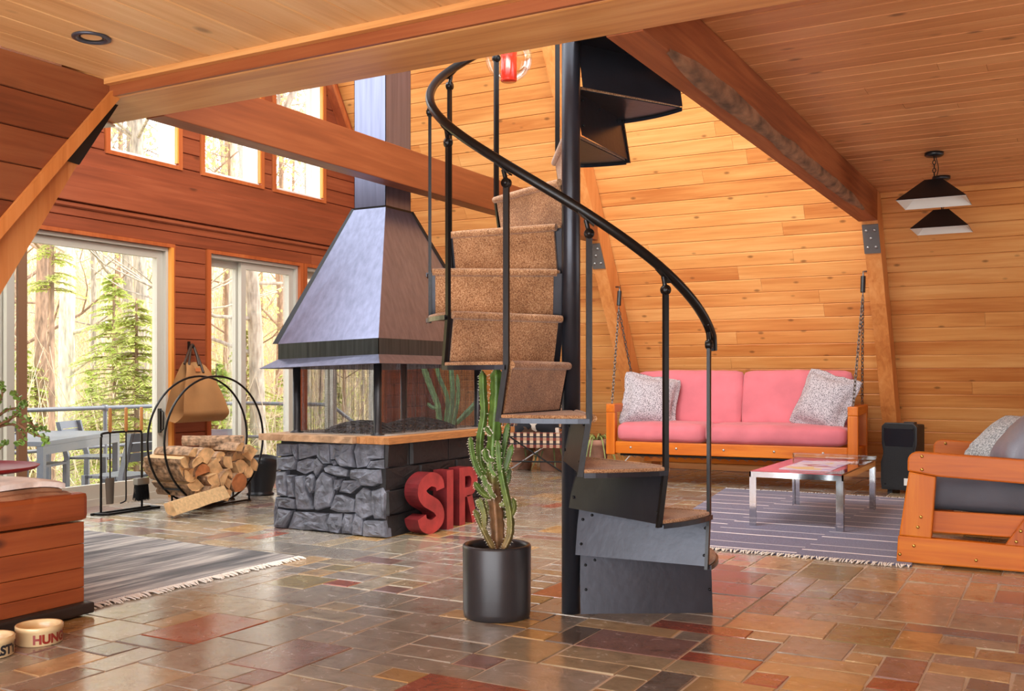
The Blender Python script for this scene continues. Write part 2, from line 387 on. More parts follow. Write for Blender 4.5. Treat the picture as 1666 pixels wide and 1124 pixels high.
box('screen_stile', (XW - .03, 4.53, .02), (XW - .005, 4.60, ZH - .01), M_brownframe, d1)
slider('window_1', 6.345, 7.50, [6.80], 2)
slider('window_2', 7.60, 8.86, [8.10], 2)
M_litjamb = wood('lit_jamb', (200, 120, 44), (222, 146, 62), (236, 168, 84), axis=2, knots=0)  # lighter strips: light on the right-hand reveals put into the wood colour
for fr_o, y1, z0_, z1_ in ((d1, 5.90, 0, ZH),): box('lit_jamb_strip', (XW - .02, 5.898, 0), (XW + .02, 5.925, ZH + .002), M_litjamb, fr_o)
for i, (y0, y1, zt) in enumerate(TRANS):
    b = B(); frame_box(b, XW - .18, XW - .02, y0, y1, ZS - .02, zt, .02); f2 = b.build('window_%d' % (i + 3), M_white, kind='structure')
    s = B(); frame_box(s, XW - .165, XW - .125, y0 + .02, y1 - .02, ZS, zt - .02, .035); so = s.build('sash', M_white, f2)
    box('pane', (XW - .148, y0 + .055, ZS + .035), (XW - .142, y1 - .055, zt - .055), M_glass, so)
    casing(f2, y0, y1, ZS - .02, zt, .04, True); box('lit_jamb_strip', (XW - .06, y1 - .016, ZS), (XW + .012, y1 - .001, zt), M_litjamb, f2)
# ---- timber frames
def tie(label, x0, x1, y0, y1, mat):
    t = thing('tie_beam', label, 'beam', (x1, y0, ZB))
    b = B(); n = 12; r = random.Random(int(abs(x0) * 100))
    for i in range(n):
        ya, yb = y0 + (y1 - y0) * i / n, y0 + (y1 - y0) * (i + 1) / n
        b.box((x0, ya, ZB + r.uniform(0, .004)), (x1, yb, ZT))
    bo = B().box((x0, y0, ZB), (x1, y1, ZT - .002)); bo.build('timber', mat, t, bevel=.006); return t
t1 = tie('long cedar beam crossing the room in front of the square chimney flue', X1 - .13, X1, 3.478, 8.66, wood('tie_cedar', (100, 46, 21), (122, 60, 29), (140, 77, 42), axis=1, kscale=1.2, objvar=.1))
t2 = tie('rough bark-edged beam running to the wall right of the stairs', X2 - .15, X2, 3.478, 8.66, M_rough)
M_bark = plain('bark', (132, 94, 68), .95, 0, .5, 60, var=.3, vscale=14, stretch=(1, .5, 1))
wn = B(); NB = 90
def wane(u, v):
    y = 3.75 + 4.3 * u; env = max(0, min(1, u * 9, (1 - u) * 9)) * (.45 + .55 * min(1, abs(u - .36) * 9)) * (1 - .45 * u)
    h = .012 + .046 * env * (1 + .5 * noise.noise(Vector((y * 2.2, 0, 1)))); d = .004 + .012 * env + .006 * noise.noise(Vector((y * 8, v * 4, 5)))
    a = PI / 2 * v; c = (X2 - h, ZB + h)
    return (c[0] + (h + d) * math.sin(a) ** .6 * 1.0 if v > .02 else c[0], y, c[1] - (h + d) * math.cos(a) ** .6 if v < .98 else c[1])
wn.grid(wane, NB, 6)
wn.build('bark_edge', M_bark, t2)
def rafter(label, x0, x1, sgn, z1, mat, wob=0, seed=1):
    t = thing('rafter', label, 'rafter', (x1, YB - .2 if sgn > 0 else 1.7, 0))
    if sgn > 0: leaning(B(), x0, x1, lambda z: YB - .27 - SL * z, lambda z: YB - .02 - SL * z, 0, z1, wob, seed).build('timber', mat, t)
    else: leaning(B(), x0, x1, lambda z: 1.53 + .27 + SL * z, lambda z: 1.53 + SL * z, 0, z1, wob, seed).build('timber', mat, t)
    return t
M_raf = wood('rafter_fir', (176, 96, 46), (206, 130, 68), (222, 154, 92), axis=2, kscale=1.2, objvar=.2)
r1 = rafter('leaning post of the far frame, left end of the wooden swing', X1 - .13, X1 - .003, 1, 4.6, M_raf, .012, 3)
r2 = rafter('wavy leaning post behind the black speaker', X2 - .13, X2 - .003, 1, 2.52, M_raf, .022, 4)
r3 = rafter('leaning post at the left, half hidden by the boarded partition', X1 - .13, X1 - .003, -1, 2.30, M_raf)
def plate(parent, poly, x, bolts, mat):
    b = B().prism([(x, y, z) for y, z in poly], (.006, 0, 0)); p = b.build('bracket_plate', mat, parent)
    for y, z in bolts:
        B().lathe([(.011, 0), (.011, .006), (.006, .01)], n=8, M=frameM((x + .006, y, z), (0, 1, 0), (0, 0, 1), (1, 0, 0))).build('bolt', M_bolts, p)
M_plate = plain('grey_plate', (112, 108, 106), .45, .5)
for r, x in ((r1, X1), (r2, X2)):
    yi = lambda z: YB - .27 - SL * z - .016; nn = Vector((0, -1, -SL)).normalized()
    pl_ = B().prism([(x - .132, yi(2.255), 2.255), (x - .002, yi(2.255), 2.255), (x - .002, yi(2.03), 2.03), (x - .132, yi(2.03), 2.03)], nn * .007).build('bracket_plate', M_plate, r)
    for dx, z in ((-.10, 2.21), (-.035, 2.21), (-.068, 2.15), (-.10, 2.08), (-.035, 2.08)): B().lathe([(.012, 0), (.012, .006), (.006, .010)], n=8, M=frameM(Vector((x + dx, yi(z), z)) + nn * .007, (1, 0, 0), (0, -SL, 1), nn)).build('bolt', M_bolts, pl_)
M_bplate = plain('black_plate', (26, 24, 26), .5, .3)
plate(r3, [(3.20, 2.262), (2.95, 2.262), (2.78, 1.965), (2.99, 1.945)], X1 + .001, [(3.0, 2.15), (2.93, 2.02)], M_bplate)
M_litflange = plain('lit_steel', (226, 222, 208), .45, .2)  # light caught by the flange underside is put into its colour
gp = B().prism([onz(140, 212, 2.262), onz(188, 206, 2.262), onz(150, 190, 2.262), onz(134, 196, 2.262)], (0, 0, .008)); gp.build('bracket_flange', M_litflange, r3)
# header beam over the stair, near ceiling, right ceiling
hd = thing('header_beam', 'broad pale timber header across the top, above the stair and flue', 'beam', (-.6, 3.3, 2.28))
B().box((-4.3, 3.14, 2.2745), (XR, 3.472, 2.60)).build('timber', M_header, hd, bevel=.012)
ce = B().box((-3.855, -2.2, 2.37), (XR, 3.16, 2.6)); ceiling = ce.build('ceiling', M_backp, kind='structure')
board_rows(ceiling, (-3.84, 0, 2.352), (0, 1, 0), (1, 0, 0), (0, 0, -1), 3.12, XR + 3.84, .166, M_ceil2, (9, 9), u0=-2.2)
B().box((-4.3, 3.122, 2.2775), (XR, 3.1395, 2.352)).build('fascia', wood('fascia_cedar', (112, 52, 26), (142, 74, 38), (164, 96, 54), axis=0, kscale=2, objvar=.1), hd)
B().box((-3.84, 3.09, 2.326), (XR, 3.1215, 2.3525)).build('trim_1', M_header, kind='structure')
c2 = B().box((X2 - .13, 3.3, ZT + .018), (XR, 8.9, ZT + .1)); ceil2 = c2.build('ceiling_right', M_backp, kind='structure')
board_rows(ceil2, (X2 - .13, 8.86, ZT), (1, 0, 0), (0, -1, 0), (0, 0, -1), XR - X2 + .13, 5.4, .137, M_ceil, (1.6, 3.6))
# boarded partition at the left, cut along the lean of the roof
pe = lambda z: 1.225 + .824 * z
pw = B().prism([(-3.875, -2.2, 0), (-3.875, pe(0), 0), (-3.875, pe(2.352), 2.352), (-3.875, -2.2, 2.352)], (.02, 0, 0)); part = pw.build('wall_partition', M_backr, kind='structure')
M_red2 = wood('partition_cedar', (104, 52, 30), (132, 70, 40), (152, 90, 54), objvar=.5, kscale=1.6)
board_rows(part, (-3.84, 0, 0), (0, 1, 0), (0, 0, 1), (1, 0, 0), 0, 2.352, .157, M_red2, (9, 9), cuts=lambda a, b: [(-2.2, (lambda v, a=a: pe(a + v)))])
tr = B().prism([(-3.84, pe(0) - .0, 0), (-3.84, pe(2.36), 2.36), (-3.84, pe(2.36) + .062, 2.36), (-3.84, pe(0) + .062, 0)], (.022, 0, 0)); tr.build('trim_2', wood('trim_pine', (190, 110, 50), (212, 132, 66), (226, 150, 86), axis=2, knots=.2), kind='structure')
# ---- slate floor: rectangular tiles on a broken grid
M_tile, nt, p, out = newmat('slate')
at_ = N(nt, 'ShaderNodeAttribute', attribute_name='tint'); tc = N(nt, 'ShaderNodeTexCoord')
nz = N(nt, 'ShaderNodeTexNoise', ins={'Scale': 9, 'Detail': 6, 'Roughness': .65, 'Distortion': .8}); nt.links.new(tc.outputs['Object'], nz.inputs['Vector'])
r_ = ramp(nt, nz.outputs[0], [(.25, (196, 190, 182)), (.5, (236, 234, 230)), (.75, (255, 255, 255))])
cc = mixc(nt, 1.0, at_.outputs['Color'], r_.outputs[0], 'MULTIPLY'); nt.links.new(cc, p.inputs['Base Color'])
rr_ = N(nt, 'ShaderNodeMapRange', ins={'From Min': .3, 'From Max': .7, 'To Min': .17, 'To Max': .30}); nt.links.new(nz.outputs[0], rr_.inputs[0]); nt.links.new(rr_.outputs[0], p.inputs['Roughness'])
p.inputs['Specular IOR Level'].default_value = .7; p.inputs['Coat Weight'].default_value = .45; p.inputs['Coat Roughness'].default_value = .16
nz2 = N(nt, 'ShaderNodeTexNoise', ins={'Scale': 7, 'Detail': 5, 'Roughness': .55, 'Distortion': 1.2}); nt.links.new(tc.outputs['Object'], nz2.inputs['Vector'])
bp = N(nt, 'ShaderNodeBump', ins={'Strength': .42, 'Distance': .010}); nt.links.new(nz2.outputs[0], bp.inputs['Height']); nt.links.new(bp.outputs[0], p.inputs['Normal'])
M_grout = plain('grout', (196, 178, 158), .8, 0, .3, 60)
fb = B().box((XW - .02, -2.2, -.12), (XR, YB + .1, -.0035)); floor = fb.build('floor', M_grout, kind='structure')
PAL = [((164, 150, 126), 28), ((178, 152, 116), 17), ((154, 146, 138), 24), ((116, 108, 104), 8), ((160, 88, 70), 4), ((136, 108, 104), 7), ((182, 148, 100), 9), ((138, 126, 92), 9)]
PW = [q for q, n in PAL for _ in range(n)]
fr_ = random.Random(21)
def lines(a, b):
    o = [a]
    while o[-1] < b: o.append(o[-1] + fr_.choice((.12, .13, .14, .15, .13, .145)))
    return o
GX, GY = lines(-6.52, 1.3), lines(1.75, 10.3)
occ = [[False] * len(GY) for _ in GX]; tiles = []
SZ = [(2, 2), (1, 1), (2, 1), (1, 2), (2, 2), (2, 1), (1, 1), (2, 1), (1, 1), (1, 2), (3, 2), (2, 2), (3, 1), (2, 3)]
for j in range(len(GY) - 1):
    for i in range(len(GX) - 1):
        if occ[i][j]: continue
        for (a, b) in [fr_.choice(SZ) for _ in range(3)] + [(1, 1)]:
            if i + a < len(GX) and j + b < len(GY) and not any(occ[i + x][j + y] for x in range(a) for y in range(b)): break
        for x in range(a):
            for y in range(b): occ[i + x][j + y] = True
        x0, x1, y0, y1 = GX[i], GX[i + a], GY[j], GY[j + b]
        if y1 > YB - .03: continue
        tiles.append((x0, x1, y0, y1))
def area(t):
    cx, cy = (t[0] + t[1]) / 2, (t[2] + t[3]) / 2; v = Vector((cx, cy, -1.0)); d = v.dot(FW)
    if d < .6: return 0
    px, py = 833 + F_PX * v.dot(RT) / d, HORIZ + F_PX / d
    if not (-60 < px < 1730 and 700 < py < 1170): return 0
    for (xa, ya, xb, yb) in ((-4.56, 5.03, -3.67, 6.5), (-5.5, 2.9, -3.75, 4.25), (-2.3, 5.7, -.8, 8.6), (-4.2, 1.5, -3.6, 2.8), (-.8, 5.7, .9, 7.0)):
        if xa < cx < xb and ya < cy < yb: return 0
    return (t[1] - t[0]) * (t[3] - t[2]) / d ** 3
tiles.sort(key=area, reverse=True)
def tilegeo(b, t, r):
    g = .0038; x0, x1, y0, y1 = t[0] + g, t[1] - g, t[2] + g, t[3] - g; z = r.uniform(-.001, .0012); c = .003
    s, q = r.uniform(-.0012, .0012), r.uniform(-.0012, .0012); cn = [(x0, y0), (x1, y0), (x1, y1), (x0, y1)]
    jit = [(r.uniform(-.003, .003), r.uniform(-.003, .003)) for _ in cn]
    cx, cy = (x0 + x1) / 2, (y0 + y1) / 2; vs = []
    for k, (x, y) in enumerate(cn): vs.append((x + jit[k][0], y + jit[k][1], -.012))
    for k, (x, y) in enumerate(cn): vs.append((x + jit[k][0], y + jit[k][1], z - .0025 + s * (1 if x > cx else -1) + q * (1 if y > cy else -1)))
    for k, (x, y) in enumerate(cn): vs.append((x + jit[k][0] + (c if x < cx else -c), y + jit[k][1] + (c if y < cy else -c), z + s * (1 if x > cx else -1) + q * (1 if y > cy else -1)))
    fs = [(8, 9, 10, 11)]
    for k in range(4):
        n = (k + 1) % 4; fs += [(k, n, n + 4, k + 4), (k + 4, n + 4, n + 8, k + 8)]
    b.add(vs, fs); return 12
tr_ = random.Random(99)
def tint(t):
    c = tr_.choice(PW)
    if t[0] < -2.0 and tr_.random() < .62: c = tr_.choice([(158, 150, 134), (148, 142, 134), (156, 148, 138)])  # greyer tiles at the left: window reflection put into their colour
    k = tr_.uniform(1.0, 1.32); return tuple(min(1, q * k) for q in lin(c))
rest = B(); cols = []
for n, t in enumerate(tiles):
    if n < 300 and area(t) > 0:
        b = B(); tilegeo(b, t, tr_); b.build('tile', M_tile, floor, tint=tint(t))
    else:
        k = tilegeo(rest, t, tr_); cols += [tint(t)] * k
rest.build('tile_field', M_tile, floor, tint=cols, kind='stuff')
# ------------------------------------------------------------------ fireplace
M_stone = plain('charcoal_stone', (98, 100, 110), .55, 0, 1.0, 34, var=.25, vscale=14)
M_mortar = plain('dark_mortar', (38, 38, 42), .85, 0, .5, 40)
M_shadestone = plain('shaded_painted_stone', (34, 31, 32), .6, 0, .35, 30, var=.12)
M_slab = plain('sandstone_slab', (168, 132, 100), .7, 0, .6, 40, var=.22, vscale=8)
M_slabE = plain('sawn_slab_edge', (184, 124, 72), .6, 0, .2, 40, var=.12, stretch=(30, 2, 30))
fp = thing('fireplace', 'free-standing fireplace with grey stone base and tall black tapered metal hood', 'fireplace', (-4.12, 5.76, 0))
bx0, bx1, by0, by1, bz = -4.56, -3.665, 5.02, 6.50, .578
B().prism([(bx0, by0 + .03, 0), (bx1 - .03, by0 + .03, 0), (bx1 - .03, by0 + .03, bz), (bx0 + .015, by0 + .03, bz)], (0, by1 - by0 - .03, 0)).build('base_core', M_mortar, fp)
ST = [[(65,10),(215,10),(252,130),(65,152)],[(222,10),(295,10),(305,120),(290,185),(260,130)],[(303,10),(500,10),(512,128),(420,158),(315,185),(312,120)],
[(60,160),(266,140),(282,200),(262,292),(60,300)],[(290,205),(400,165),(486,180),(478,300),(370,345),(274,300)],[(506,10),(640,10),(657,140),(657,228),(592,228),(518,142)],
[(492,190),(520,156),(582,236),(502,376),(482,316)],[(648,10),(900,14),(882,80),(903,270),(775,258),(728,205),(715,178),(666,182)],[(668,190),(712,186),(724,235),(692,252),(666,225)],
[(918,14),(1220,10),(1225,170),(1082,190),(1040,262),(924,275),(892,90)],[(1088,196),(1225,180),(1220,282),(1046,270)],[(582,272),(640,238),(755,255),(856,290),(850,366),(722,362),(604,312)],
[(866,288),(1190,288),(1200,440),(1122,472),(982,462),(935,402),(862,385),(860,350)],[(60,308),(176,300),(190,580),(65,572)],[(196,345),(258,350),(250,420),(272,588),(200,590)],
[(266,360),(362,352),(382,432),(462,722),(292,722),(258,420)],[(388,370),(440,332),(490,362),(476,520),(442,548),(386,432)],[(510,402),(560,312),(680,366),(690,540),(650,690),(500,732),(482,602)],
[(694,388),(772,390),(762,468),(722,520),(692,502)],[(790,402),(928,404),(970,462),(872,552),(732,532)],[(704,560),(782,556),(902,620),(905,750),(722,750),(652,716),(692,602)],
[(992,482),(1086,512),(1108,780),(992,828),(915,752),(910,562)],[(1090,512),(1210,482),(1240,542),(1236,828),(1112,822)],[(72,592),(190,586),(272,610),(270,715),(90,692)],
[(92,704),(238,730),(230,772),(160,925),(50,912)],[(248,742),(560,756),(626,762),(600,870),(632,960),(182,928)],[(635,760),(768,758),(774,900),(742,982),(644,962),(612,870)],
[(790,762),(895,766),(882,985),(762,982)],[(906,762),(990,792),(1002,1000),(896,992)],[(1016,838),(1240,838),(1255,1022),(1010,1006)],[(64,578),(80,590),(90,690),(48,905),(46,740)],[(470,545),(498,520),(494,700),(470,705)]]
sr = random.Random(4)
def stone(parent, pts, axis, plane, mat, depth, rough):
    """irregular stone: outline pts in (u, z) on a plane, with a broken face"""
    n0 = []; m = len(pts)
    for i in range(m):
        a, b = Vector(pts[i]), Vector(pts[(i + 1) % m]); L = (b - a).length; k = max(1, int(L / .06))
        for j in range(k):
            q = a + (b - a) * (j / k); n0.append(q + (Vector((sr.uniform(-1, 1), sr.uniform(-1, 1))) * .004 if j else Vector((0, 0))))
    c = sum(n0, Vector((0, 0))) / len(n0); n = len(n0)
    tx, tz = sr.uniform(-.09, .09), sr.uniform(-.09, .09)
    rings = [(1.0, -.035), (.985, depth * .3), (.92, depth * .9), (.66, depth * 1.05), (.34, depth * 1.1)]
    vs = []
    for s, d in rings:
        for q in n0:
            w_ = c + (q - c) * s; h = d
            if d > depth * .5: h += (w_ - c).x * tx + (w_ - c).y * tz + sr.uniform(-1, 1) * rough
            vs.append((w_.x, w_.y, h))
    vs.append((c.x, c.y, depth * 1.05 + sr.uniform(-1, 1) * rough))
    fs = []
    for r in range(4):
        for i in range(n): fs.append((r * n + i, r * n + (i + 1) % n, (r + 1) * n + (i + 1) % n, (r + 1) * n + i))
    for i in range(n): fs.append((4 * n + i, 4 * n + (i + 1) % n, 5 * n))
    if axis == 'y': V = [(u, plane - h, z) for u, z, h in vs]
    else: V = [(plane + h, u, z) for u, z, h in vs]
    bm = bmesh.new(); bv = [bm.verts.new(v) for v in V]
    for f in fs:
        try: bm.faces.new([bv[i] for i in f])
        except ValueError: pass
    bmesh.ops.recalc_face_normals(bm, faces=bm.faces)
    f0 = max(bm.faces, key=lambda f: f.calc_area()); cc = f0.calc_center_median(); fn = f0.normal
    if (axis == 'y' and fn.y > 0) or (axis != 'y' and fn.x < 0): bmesh.ops.reverse_faces(bm, faces=bm.faces)
    me = bpy.data.meshes.new('stone'); bm.to_mesh(me); bm.free()
    return mesh_obj('stone', me, mat, parent)
for P in ST:
    q = [ony(440 + x / 6.614, 720 + y / 6.614, by0) for x, y in P]
    stone(fp, [(v.x, max(.002, min(bz, v.z))) for v in q], 'y', by0 + .012, M_stone, .016 + sr.uniform(0, .018), .0085)
zr = [0, .14, .29, .43, bz]
for i in range(4):                                              # painted side towards the stairs, its shade put into the colour: flat courses
    y = by0 + .0
    while y < by1 - .02:
        L = min(by1 - y, sr.uniform(.22, .5)); L = by1 - y if by1 - y - L < .12 else L
        stone(fp, [(y + .003, zr[i] + .002), (y + L - .003, zr[i] + .002), (y + L - .003, zr[i + 1] - .003), (y + .003, zr[i + 1] - .003)], 'x', bx1 - .02, M_shadestone, .010 + sr.uniform(0, .006), .002); y += L
def slab(x0, x1, y0, y1, rough_front):
    r = random.Random(int(abs(x0) * 100)); n = 14; b = B(); z0, z1 = .578, .620; fr = []
    top, bot = [], []
    for i in range(n + 1):
        x = x0 + (x1 - x0) * i / n; o = r.uniform(-.008, .008)
        top.append((x, y0 + o, z1)); bot.append((x, y0 + o + r.uniform(-.004, .012), z0))
    vs = top + bot + [(x1, y1, z1), (x0, y1, z1), (x1, y1, z0), (x0, y1, z0)]; q = n + 1; a = 2 * q
    fs = [(i + q, i + q + 1, i + 1, i) for i in range(n)]
    fs += [tuple(range(n + 1)) + (a, a + 1), tuple(range(2 * q - 1, q - 1, -1)) + (a + 3, a + 2), (n, 2 * q - 1, a + 2, a), (q, 0, a + 1, a + 3), (a, a + 2, a + 3, a + 1)]
    b.add(vs, fs); return b
M_slabtop = plain('ashy_slab_top', (150, 136, 126), .8, 0, .4, 40, var=.2)
slab(-4.655, -3.885, 4.96, 5.62, 1).build('hearth_slab', M_slab, fp); slab(-3.882, -3.632, 4.99, 5.62, 1).build('hearth_slab', M_slabE, fp)
B().box((-4.655, 5.622, .578), (-3.632, 6.58, .62)).build('hearth_slab', M_slabE, fp)
B().box((-4.56, 5.1, .6205), (-3.73, 6.5, .6225)).build('ash_bed', M_slabtop, fp)
M_band = plain('dark_hood_band', (66, 68, 66), .35, .6, .05, 12, var=.2, vscale=3, stretch=(12, 12, .6))
hx0, hx1, hy0, hy1 = -4.60, -3.775, 5.08, 6.44
for x, y in ((-4.50, 5.15), (-3.835, 5.15), (-4.50, 6.38), (-3.835, 6.38)):
    B().lathe([(.045, 0), (.045, .006), (.03, .01), (.026, .02), (.026, .52)], (x, y, .622), 14).build('post', M_steel, fp)
tilt = lambda x, z: z - .026 * (hx1 - x) / (hx1 - hx0)
hb0, hb1, hzt = 1.135, 1.237, 2.165
cx0, cx1, cy0, cy1 = -4.375, -4.105, 5.605, 5.905
lo = [(hx0, hy0), (hx1, hy0), (hx1, hy1), (hx0, hy1)]; tp = [(cx0, cy0), (cx1, cy0), (cx1, cy1), (cx0, cy1)]
fl = [(hx0 - .085, hy0 - .085), (hx1 + .06, hy0 - .07), (hx1 + .06, hy1 + .085), (hx0 - .085, hy1 + .085)]
def ringsheet(b, ra, za, rb, zb, k):
    n = (k + 1) % 4; th = Vector((0, 0, 0))
    v = [(*ra[k], tilt(ra[k][0], za)), (*ra[n], tilt(ra[n][0], za)), (*rb[n], tilt(rb[n][0], zb) if zb < 2 else zb), (*rb[k], tilt(rb[k][0], zb) if zb < 2 else zb)]
    nr = (Vector(v[1]) - Vector(v[0])).cross(Vector(v[3]) - Vector(v[0])).normalized() * -.004
    b.prism(v, nr)
for k in range(4):
    b = B(); ringsheet(b, lo, hb1, tp, hzt, k); hp = b.build('hood_panel', M_hood, fp)
    b = B(); ringsheet(b, lo, hb0, lo, hb1, k); b.build('hood_band', M_band, fp)
    b = B(); ringsheet(b, fl, hb0 - .058, lo, hb0, k); b.build('hood_skirt', M_hood, fp)
for k, d in ((0, (-1, -.15, 0)), (2, (.2, 1, 0)), (3, (-1, .6, 0))):             # folded seams along the hips
    a = Vector((*lo[k], tilt(lo[k][0], hb1))); c = Vector((*tp[k], hzt)); d = Vector(d).normalized()
    B().prism([a, c, c + d * .024, a + d * .045], (0, .004, .004) if k != 2 else (.004, 0, .004)).build('seam', M_rail, fp)
b = B()
for k in range(4):
    n = (k + 1) % 4; b.prism([(*tp[k], hzt - .004), (*tp[n], hzt - .004), (*tp[n], 5.7), (*tp[k], 5.7)], Vector((0, 0, 0)) + Vector((tp[n][1] - tp[k][1], -(tp[n][0] - tp[k][0]), 0)).normalized() * -.004)
b.build('flue', M_hood, fp)
B().prism([(cx0 - .004, cy0 - .004, hzt - .008), (cx1 + .004, cy0 - .004, hzt - .008), (cx1 + .004, cy1 + .004, hzt - .008), (cx0 - .004, cy1 + .004, hzt - .008)], (0, 0, .014)).build('flue_collar', M_rail, fp)
# folded wire-mesh curtains between the posts
M_mesh, nt, p, out = newmat('wire_mesh')
p.inputs['Base Color'].default_value = rgba((84, 80, 80)); p.inputs['Metallic'].default_value = .5; p.inputs['Roughness'].default_value = .5
tcn = N(nt, 'ShaderNodeTexCoord'); tb = N(nt, 'ShaderNodeBsdfTransparent'); mx = N(nt, 'ShaderNodeMixShader')
vm = N(nt, 'ShaderNodeMapping'); vm.inputs['Scale'].default_value = (160, 160, 160); nt.links.new(tcn.outputs['Object'], vm.inputs[0])
vo = N(nt, 'ShaderNodeTexVoronoi', ins={'Scale': 1.0, 'Randomness': .15}); nt.links.new(vm.outputs[0], vo.inputs['Vector'])
mr = N(nt, 'ShaderNodeMapRange', ins={'From Min': .25, 'From Max': .62, 'To Min': .04, 'To Max': .62}); nt.links.new(vo.outputs['Distance'], mr.inputs[0])
nt.links.new(mr.outputs[0], mx.inputs[0]); nt.links.new(tb.outputs[0], mx.inputs[1]); nt.links.new(p.outputs[0], mx.inputs[2]); nt.links.new(mx.outputs[0], out.inputs[0])
def curtain(a, c, folds, seed):
    r = random.Random(seed); a, c = Vector(a), Vector(c); d = c - a; nrm = Vector((-d.y, d.x, 0)).normalized()
    ph = [r.uniform(0, 6.28) for _ in range(3)]
    def f(u, v):
        e = math.sin(u * folds * 6.28 + ph[0]) * .012 + math.sin(u * folds * 2.3 * 6.28 + ph[1] + v) * .006
        q = a + d * u + nrm * e * (1.2 - .6 * v); return (q.x, q.y, .624 + v * .50)
    return B().grid(f, 72, 3).build('mesh_curtain', M_mesh, fp)
curtain((-4.47, 5.16, 0), (-3.87, 5.16, 0), 4, 1); curtain((-3.84, 5.19, 0), (-3.84, 6.34, 0), 9, 2)
curtain((-4.47, 6.37, 0), (-3.87, 6.37, 0), 5, 3); curtain((-4.5, 5.19, 0), (-4.5, 6.34, 0), 7, 4)
for a, c in (((-4.50, 5.15), (-3.835, 5.15)), ((-3.835, 5.15), (-3.835, 6.38))):
    B().tube([(*a, 1.085), (*c, 1.085)], .007, 8).build('curtain_rod', M_steel, fp)
# two fire grates of looped iron standing in the hearth
M_grate = plain('worn_iron', (108, 102, 104), .45, .5)
def grate(name, c, rx, ry, label):
    t = thing(name, label, 'fire grate', (c[0], c[1], .6225), 'fire grates')
    hz = lambda x, y: .6265 + .062 * max(0, 1 - ((x / rx) ** 2 + (y / ry) ** 2))
    b = B(); n = 15
    for i in range(n):
        x = -rx + 2 * rx * (i + .5) / n; L = ry * math.sqrt(max(.05, 1 - (x / rx) ** 2))
        b2 = B(); b2.tube([(c[0] + x + .012 * math.sin(j * 2.6), c[1] - L + 2 * L * j / 12, hz(x, -L + 2 * L * j / 12)) for j in range(13)], .0062, 6); b2.build('bar', M_grate, t)
    for j in range(9):
        y = -ry + 2 * ry * (j + .5) / 9; L = rx * math.sqrt(max(.05, 1 - (y / ry) ** 2))
        b.tube([(c[0] - L + 2 * L * i / 10, c[1] + y, hz(-L + 2 * L * i / 10, y) + .006) for i in range(11)], .0055, 6)
    b.build('cross_bars', M_grate, t)
    return t
grate('fire_grate', (-4.19, 5.47), .27, .24, 'domed iron fire grate in the hearth nearer the front post')
grate('fire_grate', (-4.12, 6.02), .25, .30, 'domed iron fire grate at the far end of the hearth')
# ------------------------------------------------------------------ spiral stair
px_, py_ = -1.842, 3.831
stair = thing('spiral_staircase', 'black steel spiral staircase with brown carpeted treads', 'staircase', (px_, py_, 0))
M_carpet, nt, p, out = newmat('brown_berber_carpet')
tcn = N(nt, 'ShaderNodeTexCoord')
n1 = N(nt, 'ShaderNodeTexNoise', ins={'Scale': 190, 'Detail': 2}); nt.links.new(tcn.outputs['Object'], n1.inputs['Vector'])
n2 = N(nt, 'ShaderNodeTexNoise', ins={'Scale': 6, 'Detail': 3}); nt.links.new(tcn.outputs['Object'], n2.inputs['Vector'])
r1_ = ramp(nt, n1.outputs[0], [(.3, (120, 78, 48)), (.5, (172, 124, 84)), (.7, (206, 166, 126))]); r2_ = ramp(nt, n2.outputs[0], [(.35, (205, 198, 190)), (.65, (255, 255, 255))])
nt.links.new(mixc(nt, 1.0, r1_.outputs[0], r2_.outputs[0], 'MULTIPLY'), p.inputs['Base Color']); p.inputs['Roughness'].default_value = .95; p.inputs['Sheen Weight'].default_value = .25
bp = N(nt, 'ShaderNodeBump', ins={'Strength': .5, 'Distance': .004}); nt.links.new(n1.outputs[0], bp.inputs['Height']); nt.links.new(bp.outputs[0], p.inputs['Normal'])
DA, RZ, Z0 = math.radians(30), .1965, .252
RB = .595                                                     # radius of the balusters
ang = lambda j: math.radians(2) - DA * (j - 1)              # riser j
zt_ = lambda j: Z0 + RZ * j                                  # steel top of tread j
def pol(a, r, z): return Vector((px_ + r * math.cos(a), py_ + r * math.sin(a), z))
B().lathe([(.0395, 0), (.0395, 3.75)], (px_, py_, 0), 28).build('centre_pole', M_stair, stair)
RAKE = math.radians(3.2); RO = .607; NT = 12
